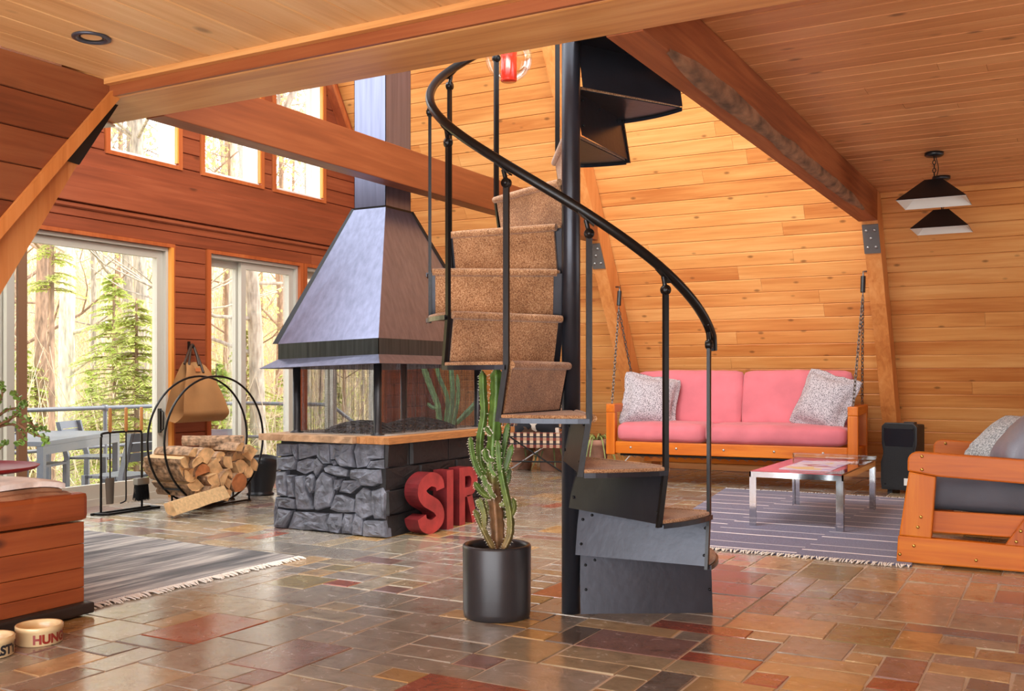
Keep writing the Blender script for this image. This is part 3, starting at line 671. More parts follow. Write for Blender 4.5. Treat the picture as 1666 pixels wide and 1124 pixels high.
for j in range(NT):
    a0, a1, z = ang(j), ang(j + 1), zt_(j)
    # riser: steel plate, carpet on the climbing side
    zb = zt_(j - 1) + .0 if j else .0
    ab = a0 - RAKE
    tdir = Vector((-math.sin(a0), math.cos(a0), 0)); back = tdir * -(RO * math.sin(RAKE))
    lowp = lambda r, zz: pol(a0, r, zz) + back
    pts = [pol(a0, .036, z - .004), pol(a0, RO - .01, z - .004), lowp(RO - .01, zb), lowp(.036, zb)]
    B().prism(pts, tdir * -.004).build('riser_panel', M_stair, stair)
    if j == NT - 1:                                           # the last riser meets the upper landing beside the beam
        B().prism([pol(a0, .036, z - .004), pol(a0, RO, z - .004), Vector((-1.532, 4.22, z - .004)), Vector((-1.532, 3.62, z - .004)), pol(math.radians(-40), .036, z - .004)], (0, 0, .004)).build('landing_plate', M_stair, stair)
        continue
    cp = [pol(a0, .075, z - .002) + tdir * .002, pol(a0, RO - .035, z - .002) + tdir * .002, lowp(RO - .035, zb + (.018 if j else 0)) + tdir * .002, lowp(.075, zb + (.018 if j else 0)) + tdir * .002]
    B().prism(cp, tdir * .012).build('riser_carpet', M_carpet, stair)
    # tread: sector plate with a lip, carpet with a rolled nosing
    n = 8; arc = [a0 + (a1 - RAKE * .6 - a0) * i / n for i in range(n + 1)]
    poly = [pol(a, RO, z - .004) for a in arc] + [pol(arc[-1], .036, z - .004), pol(a0, .036, z - .004)]
    tp_ = B(); tp_.prism(poly, (0, 0, .004))
    tp_.build('tread', M_stair, stair)
    lip = B()
    for i in range(n): lip.prism([pol(arc[i], RO, z + .002), pol(arc[i + 1], RO, z + .002), pol(arc[i + 1], RO, z - .016), pol(arc[i], RO, z - .016)], pol(arc[i] , .004, 0) - pol(arc[i], 0, 0))
    lip.build('tread_lip', M_stair, stair)
    cpoly = [pol(a, RO - .006, z) for a in arc] + [pol(arc[-1], .05, z), pol(a0, .05, z)]
    cb = B(); cb.prism(cpoly, (0, 0, .015))
    cb.build('tread_carpet', M_carpet, stair, bevel=.005)
    nz_ = [pol(a0, .062 + (RO - .085 - .0) * i / 8, z + .002) + tdir * .016 for i in range(9)]
    B().tube(nz_, [.0155] + [.0165] * 7 + [.015], 10).build('nosing', M_carpet, stair)
    for rr_i, dz in ((.10, -.03), (.30, -.022), (.52, -.022), (.585, -.05), (.585, -.155), (.06, -.05), (.06, -.15)):
        zz = z + dz
        if zz < zb + .01: continue
        q = pol(a0, rr_i, zz) + back * (-dz / RZ) - tdir * .004
        B().lathe([(.006, 0), (.006, .004), (.003, .007)], n=6, M=frameM(q, (0, 0, 1), tdir.cross(Vector((0, 0, 1))) * -1, -tdir)).build('bolt', M_blackbolt, stair)
    # baluster of this riser (none on the first)
    if 1 <= j <= 10:
        zr_ = z + .675; u = Vector((math.cos(a0), math.sin(a0), 0)); low = lowp(RB, zb - .012); mid = pol(a0, RB, z + .005); topp = pol(a0, RB, zr_)
        bar = B()
        for s, e in ((low, mid), (mid, topp)):
            bar.prism([s - u * .013 - tdir * .005, s + u * .013 - tdir * .005, s + u * .013 + tdir * .005, s - u * .013 + tdir * .005] if False else
                      [s - u * .0065 - tdir * .011, s + u * .0065 - tdir * .011, e + u * .0065 - tdir * .011, e - u * .0065 - tdir * .011], tdir * .022)
        ba = bar.build('baluster', M_rail, stair)
        B().lathe([(.0, -.012), (.017, -.012), (.019, -.008), (.019, .008), (.017, .012), (.009, .012), (.009, .015), (0, .015)], n=14, M=frameM(topp, (0, 0, 1), tdir, u)).build('pivot', M_rail, ba)
        k = topp - tdir * .012 + Vector((0, 0, .05))
        br = B(); br.tube(smoothpath([topp, topp - tdir * .004 + Vector((0, 0, .018)), k], 4), [.011] * 4 + [.009] * 5, 8)
        br.prism([k + tdir * .03 - u * .011 + Vector((0, 0, -.024)), k + tdir * .03 + u * .011 + Vector((0, 0, -.024)), k - tdir * .03 + u * .011 + Vector((0, 0, .024)), k - tdir * .03 - u * .011 + Vector((0, 0, .024))], (0, 0, .007))
        br.build('bracket', M_rail, ba)
rail = []
for i in range(0, 121):
    jj = .82 + i * .095
    if jj > NT - 1.4: break
    a = ang(jj) + .0; z = zt_(jj) + .675 + .068
    rail.append(pol(a, RB, z))
s0 = rail[0]; td = Vector((-math.sin(ang(.82)), math.cos(ang(.82)), 0))
rail = [s0 + td * .012 + Vector((0, 0, -.055)), s0 + td * .008 + Vector((0, 0, -.028))] + rail
B().tube(rail, .0185, 12).build('handrail', M_rail, stair)
# ------------------------------------------------------------------ the letters S I R
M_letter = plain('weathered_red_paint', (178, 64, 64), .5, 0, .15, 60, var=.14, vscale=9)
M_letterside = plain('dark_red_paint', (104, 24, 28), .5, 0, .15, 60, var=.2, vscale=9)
def letter(ch, pos, hgt, depth, yaw, label, wid):
    """outline letter standing on the floor, facing local -Y"""
    t = thing('letter', label, 'letter', pos, 'red letters by the fireplace'); t.rotation_euler = (0, 0, yaw)
    H = hgt; W_ = wid
    def S():
        th = H * .24; cx = W_ / 2; ro = W_ / 2; out = []; inn = []
        # centre line: top hook, double bend, bottom hook
        P = [(W_ * .86, H * .70), (W_ * .80, H * .82), (W_ * .5, H * .885), (W_ * .2, H * .80), (W_ * .15, H * .68), (W_ * .28, H * .575), (W_ * .5, H * .5), (W_ * .72, H * .42), (W_ * .85, H * .30), (W_ * .80, H * .19), (W_ * .5, H * .115), (W_ * .22, H * .18), (W_ * .14, H * .30)]
        C_ = [Vector((x, 0, z)) for x, z in P]; C_ = smoothpath(C_, 4); L, Rr = [], []
        for i, c in enumerate(C_):
            d = (C_[min(i + 1, len(C_) - 1)] - C_[max(i - 1, 0)]).normalized(); n_ = Vector((-d.z, 0, d.x)) * (H * .115)
            L.append(c + n_); Rr.append(c - n_)
        return [[L[i], L[i + 1], Rr[i + 1], Rr[i]] for i in range(len(C_) - 1)]
    def I(): return [[Vector((0, 0, 0)), Vector((W_, 0, 0)), Vector((W_, 0, H)), Vector((0, 0, H))]]
    def Rq():
        s = W_ * .30; q = []
        q.append([(0, 0), (s, 0), (s, H), (0, H)])
        cx, cz, ro, ri = W_ * .52, H * .74, H * .26, H * .10
        q += [[(s, H), (s, H * .84), (cx, H * .84), (cx, H)], [(s, H * .64), (s, H * .48), (cx, H * .48), (cx, H * .64)]]
        for k in range(10):
            a, b = PI / 2 - PI * k / 10, PI / 2 - PI * (k + 1) / 10; f = W_ * .46 / ro
            q.append([(cx + math.cos(a) * ri * f * .7, cz + math.sin(a) * ri), (cx + math.cos(a) * ro * f, cz + math.sin(a) * ro), (cx + math.cos(b) * ro * f, cz + math.sin(b) * ro), (cx + math.cos(b) * ri * f * .7, cz + math.sin(b) * ri)])
        q.append([(s * 1.3, H * .5), (W_ * .68, H * .5), (W_ * 1.0, 0), (W_ * .70, 0)])
        return [[Vector((x, 0, z)) for x, z in p_] for p_ in q]
    quads = {'S': S, 'I': I, 'R': Rq}[ch]()
    bm = bmesh.new()
    for q in quads:
        fv = [bm.verts.new(v) for v in q]; bm.faces.new(fv)
    bmesh.ops.remove_doubles(bm, verts=bm.verts, dist=.0008)
    for f in bm.faces:
        f.normal_update()
        if f.normal.y > 0: f.normal_flip()
    bv = B(); bm2 = bmesh.new()
    r = bmesh.ops.extrude_face_region(bm, geom=list(bm.faces)); ext = [v for v in r['geom'] if isinstance(v, bmesh.types.BMVert)]
    for v in ext: v.co.y += depth
    bmesh.ops.recalc_face_normals(bm, faces=bm.faces)
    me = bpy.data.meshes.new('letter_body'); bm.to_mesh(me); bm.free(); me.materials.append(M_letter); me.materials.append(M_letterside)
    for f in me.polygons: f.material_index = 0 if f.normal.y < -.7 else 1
    o = bpy.data.objects.new('letter_body', me); COL.objects.link(o); o.parent = t
    return t
letter('S', (-3.53, 5.16, 0), .39, .105, PI / 2 - .04, 'large red standing letter S, first of the word by the hearth', .275)
letter('I', (-3.53, 5.487, 0), .385, .105, PI / 2 + .02, 'tall red standing letter I between the S and the R', .08)
letter('R', (-3.555, 5.68, 0), .385, .085, PI / 2 + .0, 'red standing letter R, last of the word, half behind the cactus', .24)
# ------------------------------------------------------------------ soft goods helper
def cushion(name, size, mat, parent=None, M=None, r=.05, puff=.03, seed=0, wrinkle=.004, n=(14, 10, 5), corner=0.0, **k):
    """rounded, slightly puffed box; size = full extents, local origin at its centre"""
    sx, sy, sz = [s / 2 for s in size]; bm = bmesh.new(); rr = random.Random(seed); o = Vector((rr.uniform(0, 50), rr.uniform(0, 50), 0))
    nx, ny, nz = n; vid = {}
    def V(i, j, l):
        if (i, j, l) not in vid:
            u, v, q = i / nx * 2 - 1, j / ny * 2 - 1, l / nz * 2 - 1
            p = Vector((u * sx, v * sy, q * sz)); c = Vector((max(-sx + r, min(sx - r, p.x)), max(-sy + r, min(sy - r, p.y)), max(-sz + min(r, sz), min(sz - min(r, sz), p.z))))
            d = p - c
            if d.length > 1e-6: p = c + d.normalized() * min(r, max(d.length, r * .999) if False else r) if d.length > r * .999 or True else p
            b = (1 - u * u) * (1 - v * v)
            p.z += puff * (b ** .6) * (1 if q > 0 else -1) * abs(q)
            p.y += puff * .5 * v * (1 - u * u) * (1 - q * q); p.x += puff * .5 * u * (1 - v * v) * (1 - q * q)
            if corner:
                e = (abs(u) * abs(v)) ** 3; p.x += corner * e * (1 if u > 0 else -1); p.y += corner * e * (1 if v > 0 else -1); p.z *= (1 - .75 * max(abs(u), abs(v)) ** 4)
                p.x *= 1 - .07 * (1 - abs(v)) * abs(u) ** 2; p.y *= 1 - .07 * (1 - abs(u)) * abs(v) ** 2
            w_ = noise.noise((p + o) * 9) * wrinkle * 2 + noise.noise((p + o) * 22) * wrinkle
            p += (p - c).normalized() * w_ if (p - c).length > 1e-6 else Vector((0, 0, w_))
            vid[(i, j, l)] = bm.verts.new(p)
        return vid[(i, j, l)]
    for i in range(nx):
        for j in range(ny):
            bm.faces.new([V(i, j, 0), V(i, j + 1, 0), V(i + 1, j + 1, 0), V(i + 1, j, 0)]); bm.faces.new([V(i, j, nz), V(i + 1, j, nz), V(i + 1, j + 1, nz), V(i, j + 1, nz)])
    for i in range(nx):
        for l in range(nz):
            bm.faces.new([V(i, 0, l), V(i + 1, 0, l), V(i + 1, 0, l + 1), V(i, 0, l + 1)]); bm.faces.new([V(i, ny, l), V(i, ny, l + 1), V(i + 1, ny, l + 1), V(i + 1, ny, l)])
    for j in range(ny):
        for l in range(nz):
            bm.faces.new([V(0, j, l), V(0, j, l + 1), V(0, j + 1, l + 1), V(0, j + 1, l)]); bm.faces.new([V(nx, j, l), V(nx, j + 1, l), V(nx, j + 1, l + 1), V(nx, j, l + 1)])
    for f in bm.faces: f.smooth = True
    if M is not None: bm.transform(M)
    me = bpy.data.meshes.new(name); bm.to_mesh(me); bm.free()
    return mesh_obj(name, me, mat, parent, **k)
def RX(a): return Matrix.Rotation(a, 4, 'X')
def RY(a): return Matrix.Rotation(a, 4, 'Y')
def RZm(a): return Matrix.Rotation(a, 4, 'Z')
def TR(x, y, z): return Matrix.Translation((x, y, z))
def speckle(name, dark, light, scale, rough=.9, bias=.5):
    m, nt, p, out = newmat(name); tc = N(nt, 'ShaderNodeTexCoord')
    n1 = N(nt, 'ShaderNodeTexNoise', ins={'Scale': scale, 'Detail': 3, 'Roughness': .7}); nt.links.new(tc.outputs['Object'], n1.inputs['Vector'])
    r = ramp(nt, n1.outputs[0], [(bias - .08, dark), (bias + .08, light)]); nt.links.new(r.outputs[0], p.inputs['Base Color']); p.inputs['Roughness'].default_value = rough
    b = N(nt, 'ShaderNodeBump', ins={'Strength': .3, 'Distance': .004}); nt.links.new(n1.outputs[0], b.inputs['Height']); nt.links.new(b.outputs[0], p.inputs['Normal']); return m
M_pink = plain('faded_pink_canvas', (200, 106, 116), .85, 0, .15, 220, var=.06, vscale=4, sheen=.2)
M_tweed = speckle('grey_tweed', (66, 58, 66), (198, 190, 196), 130, bias=.46)
M_chain = plain('chain_steel', (120, 114, 110), .35, .9)
# ------------------------------------------------------------------ hanging swing seat
SWM = frameM((-2.665, 8.74, 0), (1, .075, .0), (-.075, 1, 0), (0, 0, 1))
sw = thing('swing_sofa', 'long varnished pine swing sofa hung on chains before the sloped boarded wall', 'swing', SWM.translation)
def sbox(b, a, c): return b.box(a, c, SWM)
def spart(name, a, c, ax, bevel=.008): b = B(); sbox(b, a, c); return b.build(name, M_orange[ax], sw, bevel)
fr = spart('front_rail', (-1.03, -.045, .282), (1.03, 0, .392), 0)
for x in (-.88, -.45, -.02, .42, .83):
    B().lathe([(.011, 0), (.011, .003), (.006, .007)], n=8, M=SWM @ frameM((x, -.045, .34), (1, 0, 0), (0, 0, 1), (0, -1, 0))).build('bolt', M_bolts, fr)
spart('back_rail', (-1.03, .70, .30), (1.03, .745, .40), 0)
for s in (-1, 1):
    x0, x1 = (s * 1.03, s * 1.115)
    spart('arm_post', (min(x0, x1), -.06, .27), (max(x0, x1), .02, .66), 2)
    spart('arm_post', (min(x0, x1), .70, .27), (max(x0, x1), .78, .70), 2)
    spart('arm_rest', (min(x0, x1), -.062, .66), (max(x0, x1), .80, .738), 1)
    spart('side_rail', (min(x0, x1) + .01, .02, .275), (max(x0, x1) - .01, .70, .37), 1)
b = B(); b.tube([SWM @ Vector((-1.0, .02 + .0, .268)), SWM @ Vector((1.0, .02, .268))], .012, 6); b.build('under_bar', M_rail, sw)
b = B(); zz = [SWM @ Vector((-1 + i * .04, .03 + (.06 if i % 2 else 0), .268 - (.03 if i % 2 else .0))) for i in range(51)]; b.tube(zz, .0035, 5); b.build('zigzag_spring', M_chain, sw)
sbk = B(); sbk.box((-1.0, .56, .33), (1.0, .585, .80), SWM @ TR(0, .12, 0) @ RX(-.30) @ TR(0, -.0, 0)); sbk.build('back_board', M_orange[0], sw)
for i, (x0, x1) in enumerate(((-1.02, -.195), (-.19, 1.02))):
    cushion('seat_cushion', (x1 - x0, .70, .165), M_pink, None, SWM @ TR((x0 + x1) / 2, .295, .478), .055, .015, i + 1, .003, (18, 12, 5), label=('pink seat cushion on the left half of the swing sofa', 'pink seat cushion on the right half of the swing sofa')[i], cat='cushion', group='pink sofa cushions')
for i, (x0, x1) in enumerate(((-1.0, .02), (.03, 1.0))):
    cushion('back_cushion', (x1 - x0, .15, .52), M_pink, None, SWM @ TR((x0 + x1) / 2, .585, .775) @ RX(-.22), .035, .02, i + 5, .003, (16, 5, 12), label=('pink back cushion behind the left tweed pillow', 'pink back cushion behind the right tweed pillow')[i], cat='cushion', group='pink sofa cushions')
cushion('throw_pillow', (.50, .50, .17), M_tweed, None, SWM @ TR(-.80, .30, .755) @ RZm(.35) @ RY(.15) @ RX(1.22), .07, .05, 11, .006, (14, 14, 4), .03, label='speckled grey pillow at the left end of the swing sofa', cat='pillow', group='speckled grey pillows')
cushion('throw_pillow', (.50, .50, .17), M_tweed, None, SWM @ TR(.80, .30, .765) @ RZm(-.45) @ RY(.25) @ RX(1.25), .07, .05, 12, .006, (14, 14, 4), .03, label='speckled grey pillow at the right end of the swing sofa', cat='pillow', group='speckled grey pillows')
def chain(p, q, name='chain'):
    p, q = Vector(p), Vector(q); L = (q - p).length; n = int(L / .036); d = (q - p).normalized(); b = B()
    u = d.orthogonal().normalized(); w_ = d.cross(u)
    for i in range(n):
        c = p + d * (L * (i + .5) / n); s = u if i % 2 else w_
        b.tube([c + d * (.024 * math.cos(a)) + s * (.011 * math.sin(a)) for a in [2 * PI * k / 8 for k in range(8)]], .0042, 5, closed=True)
    return b.build(name, M_chain, sw, kind='stuff')
for s, hk in ((-1, (-3.815, 9.02, 1.70)), (1, (-1.56, 9.07, 1.74))):
    h = Vector(hk)
    b = B(); b.tube([h + Vector((0, -.02, -.02)), h + Vector((0, 0, .12))], .021, 12); b.build('spring_sleeve', M_dark, sw)
    b = B(); b.tube([h + Vector((0, 0, .12)), h + Vector((0, .0, .16)), h + Vector((-.05 if s < 0 else .045, .03, .165))], .009, 8)
    b.tube([h + Vector((0, -.02, -.02)), h + Vector((0, -.02, -.05))], .006, 6); b.build('eye_bolt', M_chain, sw)
    b0 = h + Vector((0, -.02, -.05))
    chain(b0, SWM @ Vector((s * 1.07, -.02, .738))); chain(b0, SWM @ Vector((s * 1.07, .74, .738)))
# ------------------------------------------------------------------ rugs
def rugmat(name, base, alt, stripe, mode):
    m, nt, p, out = newmat(name); tc = N(nt, 'ShaderNodeTexCoord'); mp = N(nt, 'ShaderNodeMapping'); nt.links.new(tc.outputs['Object'], mp.inputs[0])
    if mode == 'ikat':
        mp.inputs['Scale'].default_value = (16, 1.1, 1); n1 = N(nt, 'ShaderNodeTexNoise', ins={'Scale': 1.0, 'Detail': 6, 'Roughness': .7, 'Distortion': .25}); nt.links.new(mp.outputs[0], n1.inputs['Vector'])
        r = ramp(nt, n1.outputs[0], [(.36, base), (.48, alt), (.62, stripe)]); mp2 = N(nt, 'ShaderNodeMapping'); mp2.inputs['Scale'].default_value = (4.5, .8, 1); nt.links.new(tc.outputs['Object'], mp2.inputs[0]); n2 = N(nt, 'ShaderNodeTexNoise', ins={'Scale': 1.0, 'Detail': 3}); nt.links.new(mp2.outputs[0], n2.inputs['Vector']); rr2 = ramp(nt, n2.outputs[0], [(.38, (120, 126, 136)), (.56, (255, 255, 255))]); nt.links.new(mixc(nt, 1.0, r.outputs[0], rr2.outputs[0], 'MULTIPLY'), p.inputs['Base Color'])
    else:
        br = N(nt, 'ShaderNodeTexBrick'); br.offset = .37; br.inputs['Color1'].default_value = rgba(base); br.inputs['Color2'].default_value = rgba(alt); br.inputs['Mortar'].default_value = rgba(base)
        sp = N(nt, 'ShaderNodeSeparateXYZ'); nt.links.new(mp.outputs[0], sp.inputs[0])
        n0 = N(nt, 'ShaderNodeTexNoise', ins={'Scale': 2.2, 'Detail': 2}); nt.links.new(tc.outputs['Object'], n0.inputs['Vector'])
        wy = N(nt, 'ShaderNodeMath', operation='MULTIPLY_ADD'); wy.inputs[1].default_value = .03; nt.links.new(n0.outputs[0], wy.inputs[0]); nt.links.new(sp.outputs[1], wy.inputs[2])
        def mth(op, a, b_=None, c=None):
            n = N(nt, 'ShaderNodeMath', operation=op)
            for i, v in enumerate((a, b_, c)):
                if v is None: continue
                if hasattr(v, 'is_output'): nt.links.new(v, n.inputs[i])
                else: n.inputs[i].default_value = v
            return n.outputs[0]
        colx = mth('FLOOR', mth('MULTIPLY', sp.outputs[0], 1.5)); sh = mth('FRACT', mth('MULTIPLY', mth('SINE', mth('MULTIPLY', colx, 12.9)), 43.7))
        yy = mth('ADD', mth('MULTIPLY', wy.outputs[0], 1.9), sh); fr_y = mth('FRACT', yy)
        line = mth('LESS_THAN', fr_y, .045); line2 = mth('LESS_THAN', mth('ABSOLUTE', mth('SUBTRACT', fr_y, .42)), .014)
        both = mth('MAXIMUM', line, mth('MULTIPLY', line2, .7))
        n3 = N(nt, 'ShaderNodeTexNoise', ins={'Scale': 120, 'Detail': 2}); nt.links.new(tc.outputs['Object'], n3.inputs['Vector'])
        r = ramp(nt, n3.outputs[0], [(.35, base), (.65, alt)]); col = mixc(nt, both, r.outputs[0], stripe)
        nt.links.new(col, p.inputs['Base Color'])
    p.inputs['Roughness'].default_value = .95; p.inputs['Sheen Weight'].default_value = .2
    nb = N(nt, 'ShaderNodeTexNoise', ins={'Scale': 160, 'Detail': 2}); nt.links.new(tc.outputs['Object'], nb.inputs['Vector'])
    b_ = N(nt, 'ShaderNodeBump', ins={'Strength': .3, 'Distance': .004}); nt.links.new(nb.outputs[0], b_.inputs['Height']); nt.links.new(b_.outputs[0], p.inputs['Normal']); return m
M_fringe = plain('cream_fringe', (240, 232, 222), .95)
def rug(label, quad, mat, fringe, seed, zoff=.002):
    r = random.Random(seed); c = sum((Vector((*q, 0)) for q in quad), Vector()) / 4
    t = thing('rug', label, 'rug', (c.x, c.y, 0)); Q = [Vector((*q, 0)) for q in quad]
    def f(u, v):
        a = Q[0].lerp(Q[1], u); b_ = Q[3].lerp(Q[2], u); q = a.lerp(b_, v); return (q.x, q.y, zoff + .008 + noise.noise(q * 1.7) * .0025)
    b = B(); b.grid(f, 20, 20); n = 21 * 21
    b.prism([Q[0] + Vector((0, 0, zoff)), Q[1] + Vector((0, 0, zoff)), Q[2] + Vector((0, 0, zoff)), Q[3] + Vector((0, 0, zoff))], (0, 0, .0055))
    b.build('woven_field', mat, t)
    fb = B()
    for (i, j, ln) in fringe:
        a, e = Q[i], Q[j]; L = (e - a).length; d = (e - a).normalized(); o = Vector((d.y, -d.x, 0)); k = int(L / .012)
        for q in range(k):
            p = a + d * (L * (q + r.uniform(.2, .8)) / k); w_ = p + o * (ln * r.uniform(.6, 1.15)) + d * r.uniform(-.02, .02)
            fb.tube([p + Vector((0, 0, .010)) - o * .01, p.lerp(w_, .5) + Vector((0, 0, .008 + r.uniform(0, .004))), w_ + Vector((0, 0, .004))], [.0035, .0042, .003], 4)
    fb.build('fringe', M_fringe, t, kind='stuff'); return t
M_rug1 = rugmat('blue_grey_striped_rug', (80, 80, 106), (112, 110, 138), (236, 226, 226), 'stripe')
M_rug2 = rugmat('ikat_rug', (46, 50, 60), (138, 132, 130), (196, 188, 178), 'ikat')
rug('flat woven slate blue rug with cream stripes under the chrome table', [(-2.24, 5.62), (-.72, 5.60), (-1.06, 8.64), (-2.65, 8.64)], M_rug1, [(0, 1, .055), (2, 3, .035)], 3)
rug('charcoal and cream streaked rug with fringe beside the wooden chest', [(-5.49, 2.0), (-3.70, 2.0), (-3.69, 4.25), (-5.49, 4.30)], M_rug2, [(1, 2, .055)], 4)
# ------------------------------------------------------------------ chrome coffee table
ct = thing('coffee_table', 'low chrome-legged coffee table with red top on the striped rug', 'coffee table', (-1.55, 7.17, .011))
tx0, tx1, ty0, ty1, tz = -1.85, -1.25, 6.565, 7.79, .368
M_redtop = plain('red_lacquer', (168, 60, 66), .16, 0, 0, coat=.6)
for x in (tx0, tx1):
    for y in (ty0, ty1):
        sx, sy = (1 if x == tx0 else -1), (1 if y == ty0 else -1); b = B()
        b.box((x, y, .013), (x + sx * .045, y + sy * .008, tz - .0365)); b.box((x, y + sy * .034, .013), (x + sx * .008, y + sy * .05, tz - .03)); b.build('leg', M_chrome, ct)
b = B(); b.box((tx0, ty0, tz - .036), (tx1, ty0 + .01, tz)); b.box((tx0, ty1 - .01, tz - .036), (tx1, ty1, tz)); b.box((tx0, ty0, tz - .036), (tx0 + .01, ty1, tz)); b.box((tx1 - .01, ty0, tz - .036), (tx1, ty1, tz)); b.build('apron', M_chrome, ct)
box('table_top', (tx0 + .011, ty0 + .011, tz - .012), (tx1 - .012, ty1 - .012, tz + .004), M_redtop, ct)
M_mirror = plain('dark_mirror_glass', (120, 112, 104), .04, 1.0)
box('mirror_strip', (tx1 - .115, ty0 + .011, tz + .0042), (tx1 - .011, ty1 - .011, tz + .007), M_mirror, ct)
M_clear = glassmat('clear_acrylic', (.86, .9, .88), .25)
box('glass_rim', (tx0 + .0, ty1 - .05, tz + .0075), (tx1 + .01, ty1 + .004, tz + .042), M_clear, ct, bevel=.006)
m, nt, p, out = newmat('printed_sheet'); tcn = N(nt, 'ShaderNodeTexCoord'); vo = N(nt, 'ShaderNodeTexVoronoi', ins={'Scale': 11.0}); nt.links.new(tcn.outputs['Object'], vo.inputs['Vector'])
sp = N(nt, 'ShaderNodeSeparateColor'); nt.links.new(vo.outputs['Color'], sp.inputs[0])
r_ = ramp(nt, sp.outputs[0], [(0, (206, 200, 214)), (.42, (176, 160, 206)), (.58, (216, 190, 120)), (.72, (150, 60, 66)), (.84, (220, 214, 224))], 'CONSTANT'); nt.links.new(r_.outputs[0], p.inputs['Base Color']); p.inputs['Roughness'].default_value = .3
ps = B(); ps.prism([(-1.71, 6.78, tz + .0045), (-1.37, 6.78, tz + .0045), (-1.37, 7.50, tz + .0045), (-1.71, 7.50, tz + .0045)], (0, 0, .003)); ps.build('printed_sheet', m, label='colourful abstract printed sheet lying on the red coffee table top', cat='print')
# ------------------------------------------------------------------ loudspeaker
spm = frameM((-1.262, 9.02, 0), (.97, -.24, 0), (.24, .97, 0), (0, 0, 1)); sk = thing('loudspeaker', 'black portable loudspeaker standing on the floor by the leaning post', 'speaker', (-1.275, 9.1, 0))
M_grille = plain('speaker_grille', (30, 32, 36), .5, .2, .6, 300)
prof = [(-.15, .03), (.15, .03), (.158, .10), (.158, .26), (.135, .33), (.135, .36), (.15, .42), (.15, .57), (.12, .60), (-.12, .60), (-.15, .57), (-.15, .42), (-.138, .36), (-.138, .33), (-.158, .26), (-.158, .10)]
B().prism([(x, .0, z) for x, z in prof], (0, .06, 0), SWM.inverted() @ SWM and spm).build('front_baffle', M_dark, sk, bevel=.006)
B().prism([(-.14, .06, .03), (.14, .06, .03), (.14, .06, .59), (-.14, .06, .59)], (0, .10, 0), spm).build('cabinet', M_dark, sk, bevel=.01)
B().prism([(-.12, .16, .03), (.12, .16, .03), (.12, .16, .585), (-.12, .16, .585)], (0, .10, 0), spm).build('rear_cabinet', M_dark, sk, bevel=.015)
g = [(x * .88, z * .93 + .022) for x, z in prof]; B().prism([(x, -.004, z) for x, z in g], (0, .006, 0), spm).build('grille', M_grille, sk)
for x in (-.09, .09): B().box((x - .02, .03, .0), (x + .02, .2, .032), spm).build('foot', M_dark, sk)
B().prism([(-.115, -.0045, .40), (.115, -.0045, .40), (.13, -.0045, .46), (.125, -.0045, .55), (-.125, -.0045, .55), (-.13, -.0045, .46)], (0, .003, 0), spm).build('horn', plain('glossy_horn', (20, 22, 30), .25), sk)
B().box((.045, -.0055, .075), (.095, -.004, .135), spm).build('name_label', M_white, sk)
for x, z in ((-.115, .08), (.115, .08 - .02), (.12, .55), (-.12, .55)): B().lathe([(.009, 0), (.009, .004), (.004, .005)], n=8, M=spm @ frameM((x, -.0045, z), (1, 0, 0), (0, 0, 1), (0, -1, 0))).build('screw', M_blackbolt, sk)
B().box((.02, .05, .588), (.11, .11, .608), spm).build('top_grip', M_dark, sk, bevel=.004)
# ------------------------------------------------------------------ wooden armchair
M_leather = plain('grey_leather', (128, 130, 142), .40, 0, .15, 90, var=.06)
M_canvasg = plain('charcoal_cushion', (88, 88, 96), .8, 0, .15, 200, var=.05)
M_boucle = speckle('pale_tweed', (104, 110, 116), (206, 210, 212), 120, bias=.48)
ac = thing('armchair', 'chunky varnished pine armchair with brass bolts at the right edge', 'armchair', (-.2, 6.2, 0))
def side(y0, y1):
    def pr(name, pts, ax, bev=.008, par=ac): return B().prism([(x, y0, z) for x, z in pts], (0, y1 - y0, 0)).build(name, M_orange[ax], par, bevel=bev)
    base = pr('base_board', [(-.808, .008), (.50, .008), (.50, .125), (-.80, .148)], 0)
    post = pr('front_post', [(-.795, .149), (-.635, .142), (-.612, .470), (-.745, .492)], 2)
    arc = [(-.752 + .05 - .05 * math.cos(a), .548 + .05 * math.sin(a)) for a in [PI / 2 * k / 5 for k in range(6)]]
    arm = pr('arm_board', [(-.752, .494), *arc, (.45, .548), (.45, .425), (-.60, .470)], 0)
    brace = pr('rear_brace', [(-.29, .134), (-.15, .131), (.02, .43), (-.10, .435)], 2)
    ba = []
    for par, L in ((base, [(-.72, .10), (-.79, .05), (-.42, .05), (.1, .05)]), (post, [(-.70, .20), (-.685, .255)]), (arm, [(-.68, .575), (-.68, .505)]), (brace, [(-.235, .16), (-.215, .215)])):
        for x, z in L: B().lathe([(.009, 0), (.009, .003), (.005, .007)], n=8, M=frameM((x, min(y0, y1), z), (1, 0, 0), (0, 0, 1), (0, -1, 0))).build('bolt', M_bolt, par)
side(5.68, 5.735); side(6.83, 6.885)
def ap(name, a, b_, ax): return box(name, a, b_, M_orange[ax], ac, bevel=.006)
ap('seat_rail', (-.66, 5.736, .17), (-.08, 5.775, .285), 0); ap('seat_rail', (-.66, 6.79, .17), (-.08, 6.829, .285), 0)
ap('front_rail', (-.70, 5.776, .16), (-.66, 6.79, .27), 1); ap('rear_rail', (-.09, 5.776, .20), (-.05, 6.79, .31), 1)
bkM = TR(.06, 6.28, .30) @ RY(.38); B().box((0, -.5, 0), (.035, .5, .62), bkM).build('back_frame', M_orange[1], ac, bevel=.006)
b = B(); b.tube([(-.62, 5.80, .262), (-.1, 5.80, .262)], .01, 6); [b.lathe([(.012, 0), (.012, .016)], (-.58 + i * .085, 5.80, .262), 6) for i in range(6)]; b.build('spring_row', M_blackbolt, ac, kind='stuff')
